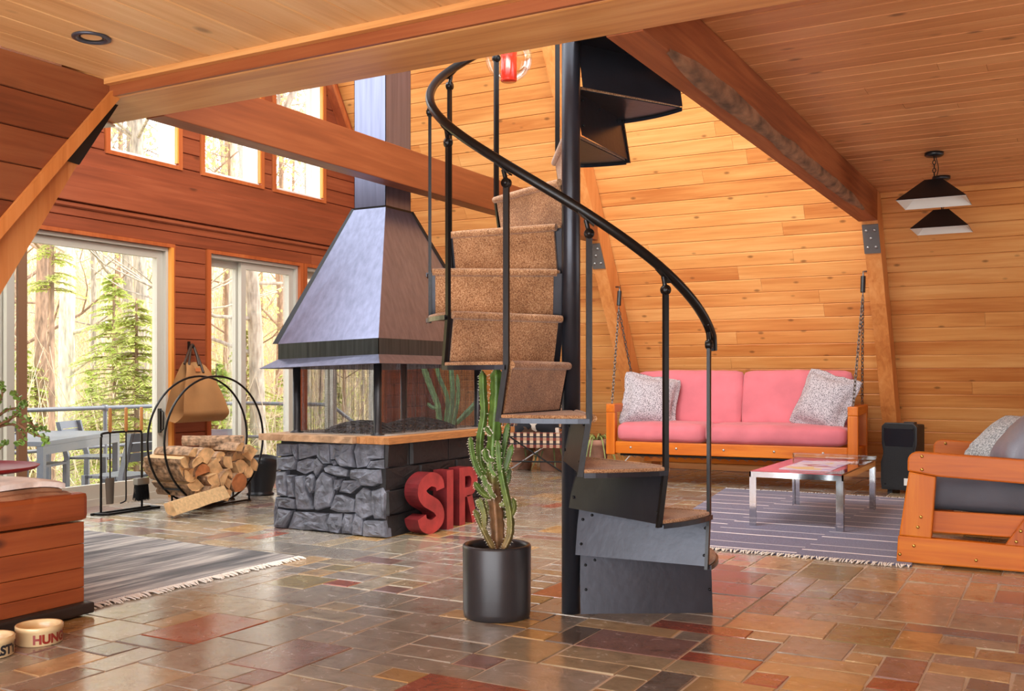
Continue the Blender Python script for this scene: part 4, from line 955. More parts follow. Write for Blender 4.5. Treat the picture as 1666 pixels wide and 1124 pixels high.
cushion('seat_cushion', (.74, 1.0, .17), M_canvasg, None, TR(-.40, 6.28, .37), .06, .02, 21, .003, (12, 14, 5), label='charcoal seat cushion in the pine armchair', cat='cushion')
cushion('back_cushion', (.16, 1.0, .55), M_leather, None, TR(-.02, 6.28, .68) @ RY(.38), .06, .02, 22, .004, (5, 14, 10), label='grey back cushion leaning in the pine armchair', cat='cushion')
cushion('throw_pillow', (.46, .46, .16), M_boucle, None, TR(-.30, 6.36, .60) @ RZm(.55) @ RY(-.70), .07, .05, 23, .004, (13, 13, 4), .02, label='pale woven pillow lying in the pine armchair', cat='pillow')
cushion('throw_pillow', (.50, .50, .16), M_leather, None, TR(-.15, 6.0, .65) @ RZm(.3) @ RY(-.75), .07, .055, 24, .006, (13, 13, 4), .02, label='shiny grey piped pillow nearest the viewer in the pine armchair', cat='pillow')
# ------------------------------------------------------------------ lamps
M_blacksh = plain('black_shade', (22, 22, 25), .35, 0, .05, 60); M_whitein = plain('white_shade_lining', (225, 222, 214), .5)
def pyramid_lamp(label, x, y, zb, w_):
    t = thing('pendant_lamp', label, 'lamp', (x, y, ZT), 'pyramid pendant lamps')
    B().lathe([(.0, 0), (.062, 0), (.062, -.02), (.05, -.028), (0, -.028)][::-1], (x, y, ZT - .001), 20).build('canopy', M_blacksh, t)
    zt = zb + .15; h = w_ / 2; q = .055
    b = B(); inn = B()
    lo_ = [(-h, -h), (h, -h), (h, h), (-h, h)]; hi = [(-q, -q), (q, -q), (q, q), (-q, q)]
    for k in range(4):
        n = (k + 1) % 4; P = [Vector((x + lo_[k][0], y + lo_[k][1], zb)), Vector((x + lo_[n][0], y + lo_[n][1], zb)), Vector((x + hi[n][0], y + hi[n][1], zt)), Vector((x + hi[k][0], y + hi[k][1], zt))]
        nr = (P[1] - P[0]).cross(P[3] - P[0]).normalized(); b.prism(P, nr * -.003); P2 = [p_ - nr * .0035 for p_ in P]; inn.prism(P2, nr * -.002)
    b.box((x - q, y - q, zt - .003), (x + q, y + q, zt)); s = b.build('shade', M_blacksh, t); inn.build('lining', M_whitein, s)
    b = B(); p_, q_ = Vector((x, y, ZT - .028)), Vector((x, y, zt))
    n = max(2, int((p_ - q_).length / .024))
    for i in range(n):
        c = p_.lerp(q_, (i + .5) / n); s = Vector((1, 0, 0)) if i % 2 else Vector((0, 1, 0))
        b.tube([c + Vector((0, 0, .016 * math.cos(a))) + s * (.010 * math.sin(a)) for a in [2 * PI * k / 8 for k in range(8)]], .003, 4, closed=True)
    b.tube(smoothpath([p_ + Vector((.01, 0, 0)), p_.lerp(q_, .5) + Vector((.025, .01, 0)), q_ + Vector((.008, 0, 0))], 4), .003, 5); b.build('chain', M_blackbolt, t)
    B().lathe([(.018, 0), (.028, -.05), (.0, -.085)], (x, y, zt - .005), 12).build('bulb', M_white, t)
    return t
pyramid_lamp('black pyramid pendant lamp with white lining, the nearer and larger one', -.808, 7.40, 2.185, .435)
pyramid_lamp('black pyramid pendant lamp with white lining, the lower-looking one behind', -.855, 8.32, 2.115, .405)
M_globe = glassmat('clear_globe_glass', (1, 1, 1), .12); M_redcyl = plain('red_glass_cylinder', (214, 48, 30), .2, coat=.4)
gl = thing('globe_pendant', 'clear glass globe pendant with a red cylinder inside, above the stair', 'lamp', (-3.76, 6.72, 5.9))
B().lathe([(.18 * math.sin(a), -.18 * math.cos(a)) for a in [PI * k / 18 for k in range(2, 19)]], (-3.76, 6.72, 3.434), 32).build('globe', M_globe, gl)
B().lathe([(.058, -.178), (.063, -.17), (.063, .16), (.0, .16)], (-3.76, 6.72, 3.434), 24).build('cylinder', M_redcyl, gl)
B().tube([(-3.76, 6.72, 3.6), (-3.76, 6.72, 7.0)], .006, 6).build('cord', M_blackbolt, gl)
dl = thing('downlight', 'round grey recessed downlight in the pale boarded ceiling', 'downlight', (-3.415, 2.69, 2.352))
M_gun = plain('gunmetal', (84, 86, 96), .35, .6)
B().lathe([(.074, .0), (.074, -.007), (.062, -.010), (.050, -.004), (.050, .012)], (-3.415, 2.69, 2.352), 28).build('trim_ring', M_gun, dl)
B().lathe([(.050, .012), (.046, -.004), (.036, .002), (.034, .014)], (-3.415, 2.69, 2.352), 24).build('gimbal', M_dark, dl)
B().lathe([(.033, .004), (.0, .006)], (-3.415, 2.69, 2.352), 20).build('lens', plain('frosted_lens', (190, 190, 200), .2), dl)
# small wall hook beside the far post
wh = thing('wall_bracket', 'small dark bracket with a tan plate on the boards left of the far post', 'bracket', (-4.1, 9.5, 1.6))
hp = [onx(979, 483, -4.02), onx(985, 476, -4.02), onx(990, 500, -4.02), onx(984, 501, -4.02)]
B().prism([(-4.03, p_.y, p_.z) for p_ in hp], (.10, 0, 0)).build('plate', plain('tan_plate', (180, 130, 84), .5), wh)
B().tube([(-3.925, hp[1].y, hp[1].z), (-3.925, hp[0].y, hp[0].z), (-3.925, hp[3].y, hp[3].z)], .006, 6).build('rim', M_blackbolt, wh)
# ------------------------------------------------------------------ potted cactus in front of the stair
M_pot = plain('gunmetal_pot', (52, 49, 51), .36, .25, .04, 20, var=.1, vscale=3)
M_soil = plain('soil', (72, 52, 40), .95, 0, .8, 70, var=.35, vscale=60)
M_cact, nt, p, out = newmat('cactus_green'); av = N(nt, 'ShaderNodeAttribute', attribute_name='tint'); tcn = N(nt, 'ShaderNodeTexCoord')
nz_c = N(nt, 'ShaderNodeTexNoise', ins={'Scale': 22, 'Detail': 4}); nt.links.new(tcn.outputs['Object'], nz_c.inputs['Vector'])
rc = ramp(nt, nz_c.outputs[0], [(.35, (190, 190, 190)), (.65, (255, 255, 255))]); nt.links.new(mixc(nt, 1.0, av.outputs['Color'], rc.outputs[0], 'MULTIPLY'), p.inputs['Base Color']); p.inputs['Roughness'].default_value = .5
p.inputs['Subsurface Weight'].default_value = 0.0
M_spine = plain('pale_spines', (226, 216, 196), .7)
def cactus(t, stems, T, green, brown, spines=True):
    rr = random.Random(8); sp = B()
    for si, (pts, wpx, toff) in enumerate(stems):
        P = smoothpath([at(x, y, T + toff) for x, y in pts], 7); n = len(P); r0 = wpx / 2 * T / F_PX
        b = B(); cols = []; K = 4; ph = rr.uniform(0, 1.5); up0 = Vector((0, 0, 1)); M_ = K * 4
        u = Vector((1, 0, 0)); rings = []
        for i in range(n):
            d = (P[min(i + 1, n - 1)] - P[max(i - 1, 0)]).normalized(); u = (u - d * u.dot(d)); u = u.normalized() if u.length > .01 else d.orthogonal().normalized(); w_ = d.cross(u)
            s = min(1.0, .45 + (n - 1 - i) * .25, .55 + i * .12) * (1 + .09 * math.sin(i * 2.1 + si)); ring = []
            for k in range(M_):
                a = ph + 2 * PI * k / M_; q = (k % 4) / 4; rad = r0 * s * (1.0 if q == 0 else (.62 if q == .5 else .76))
                ring.append(P[i] + (u * math.cos(a) + w_ * math.sin(a)) * rad)
                z_ = (P[i].z - .28) / .35; g = Vector(lin(green)); br = Vector(lin(brown or green)); f = max(0, min(1, z_ + .15)) if brown else 1
                if si == 0: f = max(0, min(1, (P[i].z - .52) / .1))
                c = br.lerp(g, f); c = c * (1.0 + (.55 if q == 0 else 0)); cols.append(tuple(c))
                if spines and q == 0 and i % 1 == 0 and rr.random() < .8 and si != 99:
                    o = (u * math.cos(a) + w_ * math.sin(a)); tip = ring[-1] + (o + d * rr.uniform(-.5, .5)).normalized() * rr.uniform(.004, .010); e = d * .0014
                    sp.add([ring[-1] - e, ring[-1] + e, tip], [(0, 1, 2)])
            rings += ring
        fs = [(i * M_ + k, i * M_ + (k + 1) % M_, (i + 1) * M_ + (k + 1) % M_, (i + 1) * M_ + k) for i in range(n - 1) for k in range(M_)]
        b.add(rings, fs, True); d = (P[-1] - P[-2]).normalized(); b.add([rings[-M_ + k] for k in range(M_)] + [P[-1] + d * r0 * .5], [(k, (k + 1) % M_, M_) for k in range(M_)], True); cols += cols[-M_:] + [cols[-1]]
        b.build('stem', M_cact, t, tint=cols)
    if spines: sp.build('spines', M_spine, t, kind='stuff')
PC = Vector((-2.087, 3.628, 0))
pc = thing('potted_cactus', 'tall branching green cactus in a dark cylindrical pot beside the stair', 'plant', PC)
B().lathe([(.132, 0), (.138, .006), (.141, .03), (.143, .29), (.140, .299), (.134, .301), (.126, .298), (.123, .285), (.123, .24)], PC, 40).build('pot', M_pot, pc)
B().lathe([(.1225, .262), (.08, .268), (0, .27)], PC, 24).build('soil', M_soil, pc)
cx = lambda L: [(700 + x / 3.308, 580 + y / 3.308) for x, y in L]
cactus(pc, [(cx([(365, 1060), (360, 900), (346, 750), (338, 600), (345, 400), (360, 200), (358, 70)]), 23, 0),
 (cx([(338, 640), (276, 590), (268, 450), (290, 310), (284, 180), (282, 85)]), 13, .02),
 (cx([(300, 680), (250, 600), (226, 520), (216, 438)]), 10.0, -.04), (cx([(388, 1045), (428, 960), (430, 850), (398, 700), (376, 590)]), 12.5, -.05),
 (cx([(374, 620), (366, 530), (362, 455)]), 11.2, -.06), (cx([(392, 640), (416, 560), (440, 480)]), 13.8, -.02), (cx([(380, 580), (402, 470), (420, 365)]), 12.5, .03),
 (cx([(345, 1045), (305, 970), (272, 900), (240, 828)]), 10.6, -.05), (cx([(292, 930), (292, 850), (268, 765)]), 11.2, -.08), (cx([(330, 760), (285, 735), (240, 680)]), 10.6, -.05),
 (cx([(438, 860), (454, 810), (446, 765)]), 7.5, -.05), (cx([(318, 850), (305, 740), (288, 650)]), 12, .05), (cx([(380, 880), (408, 800), (396, 720)]), 13.8, .05), (cx([(345, 560), (318, 560), (300, 540), (296, 500)]), 10.0, -.03),
 (cx([(330, 420), (310, 400), (300, 380)]), 7.5, -.04), (cx([(400, 700), (420, 660), (424, 600)]), 10.0, .02), (cx([(330, 700), (300, 690), (285, 640)]), 9, -.06), (cx([(350, 760), (325, 730), (312, 690)]), 9, -.07), (cx([(372, 800), (400, 790), (412, 740)]), 9, -.03), (cx([(300, 820), (270, 810), (255, 770)]), 8, -.04), (cx([(392, 860), (418, 850), (432, 812)]), 8, .02), (cx([(352, 640), (330, 610), (322, 570)]), 8, -.08)], 4.16, (92, 122, 50), (134, 96, 62))
# second cactus far behind the hearth
cb = thing('potted_cactus', 'pale cactus with slanting arms seen through the hearth screens', 'plant', at(715, 760, 9.6).xy.to_3d())
cc_ = cb.location
B().lathe([(.13, 0), (.17, .02), (.19, .36), (.20, .38), (.17, .38), (.16, .33)], cc_, 24).build('pot', plain('terracotta', (176, 106, 74), .8, 0, .2, 40), cb)
B().lathe([(.16, .34), (0, .35)], cc_, 16).build('soil', M_soil, cb)
cactus(cb, [([(716, 700), (712, 660), (700, 628), (690, 598), (688, 570)], 10, 0), ([(722, 700), (728, 650), (714, 612), (710, 590)], 9, .1), ([(728, 702), (736, 650), (734, 600), (730, 560)], 9, .05), ([(712, 665), (702, 662), (696, 656)], 6, 0), ([(735, 700), (745, 650), (744, 610)], 7, -.1), ([(730, 700), (778, 650), (780, 610), (777, 575)], 10, .15)], 9.5, (120, 160, 110), None, False)
# ------------------------------------------------------------------ plants and camp chair at the far wall
M_leafA = plain('grey_green_blade', (120, 140, 96), .5, var=.2, vscale=8); M_leafB = plain('striped_spider_leaf', (140, 158, 92), .5, var=.3, vscale=30, stretch=(8, 8, 1))
M_terra = plain('terracotta_grey', (168, 124, 104), .8, 0, .2, 40, var=.15)
def blades(name, t, c, n, L, wd, mat, seed, droop=1.0, h0=0):
    r = random.Random(seed)
    for i in range(n):
        a = 2 * PI * i / n + r.uniform(-.3, .3); l = L * r.uniform(.7, 1.15); d = Vector((math.cos(a), math.sin(a), 0)); s = Vector((-d.y, d.x, 0)); b = B(); vs = []; K = 7
        for k in range(K + 1):
            q = k / K; p_ = Vector(c) + d * (l * q * .75) + Vector((0, 0, h0 + l * (.9 * q - droop * 1.35 * q * q)))
            p_.z = max(p_.z, .012); w_ = wd * (1 - q) ** .6 * (.6 + .8 * q if q < .5 else 1)
            vs += [p_ - s * w_, p_ + Vector((0, 0, -wd * .4)), p_ + s * w_]
        fs = [f for k in range(K) for f in ((3 * k, 3 * k + 1, 3 * k + 4, 3 * k + 3), (3 * k + 1, 3 * k + 2, 3 * k + 5, 3 * k + 4))]
        b.add(vs, fs, True); b.build('leaf', mat, t)
def potplant(label, c, ph, pr, n, L, wd, mat, seed, droop, name='potted_plant'):
    t = thing(name, label, 'plant', c); c = Vector(c)
    B().lathe([(pr * .72, 0), (pr * .75, .008), (pr, ph * .82), (pr * 1.1, ph * .83), (pr * 1.1, ph), (pr * .98, ph), (pr * .95, ph * .9), (0, ph * .9)], c, 22).build('pot', M_terra, t)
    blades('leaf', t, c + Vector((0, 0, ph * .92)), n, L, wd, mat, seed, droop); return t
potplant('potted plant with long drooping grey-green blades under the plaid camp chair', (-4.80, 9.50, 0), .26, .15, 16, .46, .018, M_leafA, 3, 1.15)
potplant('spider plant in a pot at the wall, left of the swing sofa', (-4.28, 9.52, 0), .34, .12, 22, .56, .011, M_leafB, 4, 1.1)
potplant('potted plant with broad blades at the wall, behind the tall cactus', (-5.15, 9.50, 0), .24, .13, 12, .40, .02, M_leafA, 5, 1.0)
chr_ = thing('camp_chair', 'folding camp chair with a red, black and cream plaid seat behind the stair', 'chair', (-4.72, 8.95, 0))
M_plaid, nt, p, out = newmat('plaid_cloth'); tcn = N(nt, 'ShaderNodeTexCoord'); sx = N(nt, 'ShaderNodeSeparateXYZ'); nt.links.new(tcn.outputs['Object'], sx.inputs[0])
def band(sock, freq, cut, ph=0):
    a = N(nt, 'ShaderNodeMath', operation='MULTIPLY_ADD'); a.inputs[1].default_value = freq; a.inputs[2].default_value = ph; nt.links.new(sock, a.inputs[0])
    f = N(nt, 'ShaderNodeMath', operation='FRACT'); nt.links.new(a.outputs[0], f.inputs[0]); c = N(nt, 'ShaderNodeMath', operation='LESS_THAN'); c.inputs[1].default_value = cut; nt.links.new(f.outputs[0], c.inputs[0]); return c.outputs[0]
c0 = mixc(nt, band(sx.outputs[0], 16, .48), (214, 190, 160), (58, 40, 40)); c1 = mixc(nt, band(sx.outputs[2], 14, .4, .2), c0, (150, 62, 46), 'MIX')
c1n = nt.nodes[-1]; half = mixc(nt, .5, c0, c1); c2_ = mixc(nt, band(sx.outputs[2], 14, .16, .75), half, (40, 40, 56)); nt.links.new(c2_, p.inputs['Base Color']); p.inputs['Roughness'].default_value = .9
cm = frameM((-4.74, 9.0, 0), (.93, .36, 0), (-.36, .93, 0), (0, 0, 1))
b = B(); b.grid(lambda u, v: (-.30 + .60 * u, .46 * v, .42 - .05 * math.sin(PI * u) * math.sin(PI * v)), 12, 8, M=cm); b.prism([(-.30, 0, .27), (.30, 0, .27), (.30, 0, .425), (-.30, 0, .425)], (0, .012, 0), cm); b.prism([(-.30, .0, .27), (-.30, .46, .27), (-.30, .46, .42), (-.30, 0, .42)], (.01, 0, 0), cm); b.build('plaid_seat', M_plaid, chr_)
b = B(); b.prism([(-.30, .44, .44), (.30, .44, .44), (.30, .60, .86), (-.30, .60, .86)], (0, .012, .004), cm); b.build('plaid_back', M_plaid, chr_)
rod = lambda p_, q_, m_: B().tube([cm @ Vector(p_), cm @ Vector(q_)], .008, 8).build('leg', m_, chr_)
rod((-.31, .0, .42), (.31, .0, .008), M_rail); rod((.31, .02, .42), (-.31, .02, .008), M_chrome); rod((-.31, .46, .42), (.31, .46, .008), M_rail); rod((.31, .48, .42), (-.31, .48, .008), M_chrome); rod((-.32, 0, .0085), (-.32, 0, .66), M_chrome); rod((-.31, .0, .13), (.31, .0, .13), M_rail); rod((-.31, .44, .42), (-.31, .61, .88), M_rail); rod((.31, .44, .42), (.31, .61, .88), M_rail)
m, nt, p, out = newmat('graphic_pillow'); tcn = N(nt, 'ShaderNodeTexCoord'); vo = N(nt, 'ShaderNodeTexVoronoi', distance='MANHATTAN', ins={'Scale': 9}); nt.links.new(tcn.outputs['Object'], vo.inputs['Vector']); s_ = N(nt, 'ShaderNodeSeparateColor'); nt.links.new(vo.outputs['Color'], s_.inputs[0])
r_ = ramp(nt, s_.outputs[0], [(0, (30, 32, 40)), (.4, (214, 204, 192)), (.68, (200, 70, 44)), (.82, (90, 66, 52))], 'CONSTANT'); nt.links.new(r_.outputs[0], p.inputs['Base Color']); p.inputs['Roughness'].default_value = .9
cushion('throw_pillow', (.46, .30, .13), m, None, cm @ TR(.0, .24, .53) @ RX(1.15), .05, .03, 31, .004, (12, 10, 4), .02, label='black, white and red patterned pillow on the plaid camp chair', cat='pillow')
# ------------------------------------------------------------------ firewood
lr = thing('log_rack', 'round black iron firewood hoop rack by the glass doors', 'log rack', (-5.82, 5.64, 0))
for x in (-5.73, -5.905):
    B().tube([(x, 5.64 + .508 * math.cos(a), .508 + .488 * math.sin(a)) for a in [2 * PI * k / 56 for k in range(56)]], .0085, 8, closed=True).build('hoop', M_rail, lr)
    B().tube(smoothpath([(x, 5.36, .11), (x, 5.37, .011), (x, 5.40, .0095), (x, 5.96, .0095), (x, 5.99, .011), (x, 6.0, .15)], 4), .008, 8).build('foot', M_rail, lr)
for a in (-2.35, -1.9, -1.25, -.8):
    B().tube([(-5.73, 5.64 + .51 * math.cos(a), .508 + .49 * math.sin(a)), (-5.905, 5.64 + .51 * math.cos(a), .508 + .49 * math.sin(a))], .007, 6).build('cross_bar', M_rail, lr)
M_logend = plain('split_log_end', (222, 176, 124), .8, 0, .3, 50, var=.14, vscale=14); M_logend2 = plain('red_log_end', (186, 116, 70), .8, 0, .3, 50, var=.14, vscale=14)
M_logside = plain('split_log_side', (212, 174, 126), .8, 0, .4, 30, var=.08, vscale=10, stretch=(.6, 6, 6)); M_logbark = plain('log_bark', (146, 116, 90), .95, 0, .9, 40, var=.35, vscale=30)
def log(c, r, kind, rot, L, seed, label, M=None, red=False):
    rr = random.Random(seed)
    if kind == 'round': A = [2 * PI * k / 12 for k in range(12)]; sec = [(r * math.cos(a) * rr.uniform(.93, 1.05), r * math.sin(a) * rr.uniform(.93, 1.05)) for a in A]; bark = [True] * 12
    elif kind == 'half': A = [PI * k / 7 for k in range(8)]; sec = [(r * 1.2 * math.cos(a), r * 1.25 * math.sin(a) - r * .5) for a in A]; bark = [True] * 7 + [False]
    else:
        w_ = 1.9; A = [PI / 2 - w_ / 2 + w_ * k / 6 for k in range(7)]; sec = [(0, -r * .85)] + [(r * 1.55 * math.cos(a), -r * .85 + r * 1.75 * math.sin(a)) for a in A]; sec = [sec[0]] + sec[1:]; bark = [False] + [True] * 6 + [False]
    ca, sa = math.cos(rot), math.sin(rot); sec = [(y * ca - z * sa, y * sa + z * ca) for y, z in sec]; n = len(sec)
    vs = []; steps = 5
    for i in range(steps + 1):
        for y, z in sec:
            j = 1 + rr.uniform(-.05, .05); vs.append((-L * i / steps + (rr.uniform(-.006, .006) if i in (0, steps) else 0), y * j, z * j))
    fs = []; mi = []
    for i in range(steps):
        for k in range(n): fs.append((i * n + k, i * n + (k + 1) % n, (i + 1) * n + (k + 1) % n, (i + 1) * n + k)); mi.append(1 if not bark[k] else 2)
    fs += [tuple(range(n - 1, -1, -1)), tuple(range(steps * n, steps * n + n))]; mi += [0, 0]
    Mx = M if M is not None else Matrix.Translation(c) @ RZm(rr.uniform(-.04, .04))
    b = B(); b.add(vs, fs, M=Mx); o = b.build('firewood_log', None); me = o.data
    for q in (M_logend2 if red else M_logend, M_logside, M_logbark): me.materials.append(q)
    for f, q in zip(me.polygons, mi): f.material_index = q
    bm = bmesh.new(); bm.from_mesh(me); bmesh.ops.recalc_face_normals(bm, faces=bm.faces); bm.to_mesh(me); bm.free()
    setp(o, label, 'log', 'firewood in the hoop rack'); return o
c5 = lambda x, y: (320 + x / 5.107, 600 + y / 5.107)
LG = [(240, 735, 42, 'half', .6), (296, 772, 48, 'wedge', 2.4), (392, 728, 50, 'half', .1), (482, 708, 56, 'wedge', .1), (190, 812, 58, 'wedge', 2.9), (62, 842, 52, 'half', .2), (140, 918, 50, 'wedge', 2.6), (230, 912, 44, 'half', 1.1), (296, 866, 36, 'half', -.6), (290, 945, 36, 'wedge', 1.9), (372, 945, 66, 'round', 0), (458, 858, 42, 'round', 0), (404, 820, 56, 'wedge', -.4), (520, 800, 46, 'wedge', -1.0), (28, 962, 50, 'wedge', 3.0), (128, 1008, 46, 'half', .4), (58, 1036, 40, 'wedge', 1.0), (196, 1032, 42, 'half', -.3), (262, 1056, 44, 'wedge', .3), (2, 770, 42, 'half', .4), (-80, 860, 62, 'round', 0), (-86, 962, 52, 'half', 2.8), (-10, 872, 30, 'wedge', .8), (110, 730, 62, 'wedge', .2), (-62, 770, 46, 'wedge', 2.7), (352, 655, 34, 'wedge', .5), (420, 662, 36, 'half', .3), (-30, 700, 34, 'wedge', .4)]
LP = []
for i, (x, y, r, k, rot) in enumerate(LG):
    p_ = onx(*c5(x, y), -5.58); dy, dz = p_.y - 5.64, p_.z - .508; d = math.hypot(dy, dz); rm = r / 5.107 * .00462
    lim = .475 - rm * .9
    if d > lim and dz < .1: p_.y, p_.z = 5.64 + dy * lim / d, .508 + dz * lim / d
    p_.x = -5.60 + R.uniform(-.05, .04); LP.append((p_, rm, k, rot))
zs = sorted(q[0].z for q in LP); cut = [zs[int(len(zs) * f)] for f in (.25, .5, .75)]
rows = {}
for i, q in enumerate(LP): rows.setdefault(sum(q[0].z >= c for c in cut), []).append(i)
ORD = ['leftmost', 'second', 'third', 'fourth', 'fifth', 'sixth', 'seventh', 'eighth', 'ninth']
for rw, ids in rows.items():
    ids.sort(key=lambda i: LP[i][0].y)
    for n_, i in enumerate(ids):
        p_, rm, k, rot = LP[i]; kk = {'half': 'half-round', 'wedge': 'wedge-split', 'round': 'round'}[k]
        pl = 'leftmost' if n_ == 0 else ('rightmost' if n_ == len(ids) - 1 else ORD[n_] + ' from the left')
        log(p_, rm * 1.3, k, rot, R.uniform(.36, .44), 100 + i, '%s firewood log, %s in the %s row of the hoop rack' % (kk, pl, ['bottom', 'lower middle', 'upper middle', 'top'][rw]), red=(i in (5, 10)))
log(None, .045, 'half', .35, .46, 300, 'dark barked log lying across the top of the firewood pile', frameM((-5.64, 5.84, .50), (.80, .60, 0), (-.60, .80, 0), (0, 0, 1)))
log(None, .062, 'wedge', 2.7, .46, 301, 'split log leaning on the floor against the hoop rack', frameM((-5.50, 4.98, .075), (-.12, -.96, -.16), (.99, -.13, 0), (0, -.15, 1)))
# ------------------------------------------------------------------ canvas log carrier hanging on the post between the doors
bag = thing('log_carrier', 'tan canvas log carrier bag hanging from the post between the glass doors', 'bag', (-6.4, 6.1, .62))
M_canvas = plain('tan_canvas', (160, 114, 68), .9, 0, .25, 160, var=.07, vscale=4); M_strap = plain('dark_leather_strap', (58, 42, 32), .5)
def bagf(u, v):
    # v: 0 front top .. .5 bottom .. 1 back top
    fz = abs(v - .5) * 2; z = .615 + .50 * fz ** 1.15; yl = 5.80 + .17 * fz ** 2.2; yr = 6.32 - .18 * fz ** 1.9
    if v > .5: yl -= .04 * (1 - fz)
    dep = .20 * (1 - fz) ** .45 + .05
    x = XW + .03 + (dep if v < .5 else 0) * (1 if v < .5 else 0) + (.055 if v > .5 else 0)
    k = max(0, 1 - abs(v - .5) / .09); x = x * (1 - k) + k * (XW + .03 + .055 + (.22 - .055) * (1 - v if v < .5 else 1 - v) ) if k > 0 else x
    y = yl + (yr - yl) * u; return (x + .012 * math.sin(u * 9 + v * 5) * fz, y, z)
B().grid(bagf, 16, 40).build('canvas_body', M_canvas, bag)
for dx, px0, px1 in ((.085, 306, 331), (.05, 300, 324)):
    a, c = onx(px0, 612 if dx > .06 else 592, XW + dx + .09), onx(px1, 606 if dx > .06 else 594, XW + dx + .09); top = onx(313, 563, XW + .05)
    path = smoothpath([a, a.lerp(top, .55) + Vector((0, -.01, 0)), top + Vector((0, -.012, 0)), top + Vector((0, .012, 0)), c.lerp(top, .55) + Vector((0, .012, 0)), c], 5)
    B().tube(path, .011, 6).build('strap', M_strap, bag)
B().box((XW + .165, 6.02, 1.035), (XW + .172, 6.07, 1.065)).build('leather_tag', plain('tag_leather', (196, 116, 66), .6), bag)
bh = thing('wall_hook', 'small black hook holding the canvas log carrier', 'hook', (XW + .01, 6.07, 1.25)); b = B(); q = onx(313, 563, XW + .05)
b.box((XW + .006, q.y - .012, q.z - .03), (XW + .014, q.y + .012, q.z + .04)); b.tube([(XW + .012, q.y, q.z - .012), (XW + .06, q.y, q.z - .014), (XW + .07, q.y, q.z + .01)], .005, 6); b.build('hook', M_rail, bh)
# ------------------------------------------------------------------ fireplace tools
ts = thing('tool_stand', 'thin black iron stand for fireplace tools before the glass door', 'tool stand', (-6.1, 5.08, 0))
B().tube(smoothpath([(-6.1, 4.885, .018), (-6.1, 4.885, .50), (-6.1, 4.89, .56), (-6.1, 4.92, .585), (-6.1, 5.21, .585), (-6.1, 5.245, .56), (-6.1, 5.25, .50), (-6.1, 5.25, .018)], 5), .0085, 8).build('hanger_frame', M_rail, ts)
b = B(); b.tube(smoothpath([(-6.1, 4.80, .0095), (-6.1, 4.86, .0095), (-6.1, 5.33, .0095)], 3), .009, 8); b.tube(smoothpath([(-6.1, 4.83, .0095), (-6.02, 4.86, .0095), (-6.0, 4.92, .0095), (-6.0, 5.33, .0095)], 4), .009, 8); b.tube([(-6.1, 5.33, .0095), (-6.0, 5.33, .0095)], .009, 8); b.build('base', M_rail, ts)
M_handle = plain('oak_handle', (176, 116, 58), .5, var=.15, stretch=(20, 20, 1))
def tool(label, name, px, cat):
    q = onx(px, 703, -6.085); t = thing(name, label, cat, (q.x, q.y, .1), 'fireplace tools')
    B().lathe([(.010, .59), (.012, .60), (.012, .755), (.009, .765), (0, .765)], (q.x, q.y, 0), 12).build('handle', M_handle, t)
    B().tube([(q.x, q.y, .60), (q.x, q.y, .22)], .0055, 8).build('rod', M_rail, t); return t, q
t, q = tool('fireplace shovel hanging leftmost on the tool stand', 'fire_shovel', 179, 'tool')
b = B(); b.grid(lambda u, v: (q.x + .012 * (1 - (2 * u - 1) ** 2), q.y + (u - .5) * (.075 + .0 * v) * (1.05 - .2 * v), .26 - .19 * v), 8, 6); b.prism([(q.x - .004, q.y - .04, .25), (q.x - .004, q.y + .04, .25), (q.x - .004, q.y + .03, .07), (q.x - .004, q.y - .03, .07)], (.003, 0, 0)); b.build('blade', plain('shovel_steel', (120, 112, 104), .4, .7), t)
t, q = tool('fireplace poker with a bent tip, middle of the tool stand', 'fire_poker', 205, 'tool')
B().tube(smoothpath([(q.x, q.y, .24), (q.x, q.y, .10), (q.x, q.y - .012, .075), (q.x, q.y - .05, .065)], 4), .0055, 8).build('hook_tip', M_rail, t)
t, q = tool('hearth brush with dark bristles hanging rightmost on the tool stand', 'hearth_brush', 230, 'tool')
B().box((q.x - .025, q.y - .055, .185), (q.x + .025, q.y + .055, .235)).build('brush_head', plain('brush_block', (130, 124, 116), .5, .3), t, bevel=.004)
b = B(); rb = random.Random(2)
for _ in range(260):
    y = rb.uniform(-.05, .05); x = rb.uniform(-.02, .02); b.tube([(q.x + x, q.y + y, .187), (q.x + x * 1.5, q.y + y * 1.1 + rb.uniform(-.012, .012), rb.uniform(.06, .09))], .0018, 3, caps=False)
b.build('bristles', M_blackbolt, t, kind='stuff')
# ------------------------------------------------------------------ coal bucket
bu = thing('coal_bucket', 'black metal coal bucket between the log rack and the stone hearth', 'bucket', (-5.955, 6.36, 0))
n = 32; V_ = []; pr_ = [(.105, .0, 0), (.118, .008, 0), (.10, .02, 0), (.10, .035, 0), (.165, .24, .5), (.185, .285, 1), (.18, .285, 1), (.155, .22, .5), (.09, .04, 0)]
b = B()
for r, z, k in pr_:
    for i in range(n): a = 2 * PI * i / n; V_.append((-5.955 + r * math.cos(a), 6.36 + r * 1.0 * math.sin(a), z + k * .04 * math.cos(a - 2.2) ** 2))
fs = [(j * n + i, j * n + (i + 1) % n, (j + 1) * n + (i + 1) % n, (j + 1) * n + i) for j in range(len(pr_) - 1) for i in range(n)] + [tuple(range(n - 1, -1, -1)), tuple(range(8 * n, 9 * n))]
b.add(V_, fs, True); b.build('bucket_body', plain('black_enamel', (32, 32, 36), .35, .2), bu)
B().tube([(-5.955 + .19 * math.cos(a), 6.36 + .02 * math.sin(a) - .0, .28 - .10 * math.sin(a) if False else .29 + .0) if False else (-5.955 + .19 * math.cos(a), 6.36 + .10 * math.sin(a), .30 - .02 * math.sin(a)) for a in [PI * k / 12 for k in range(13)]], .005, 6).build('handle', M_rail, bu)
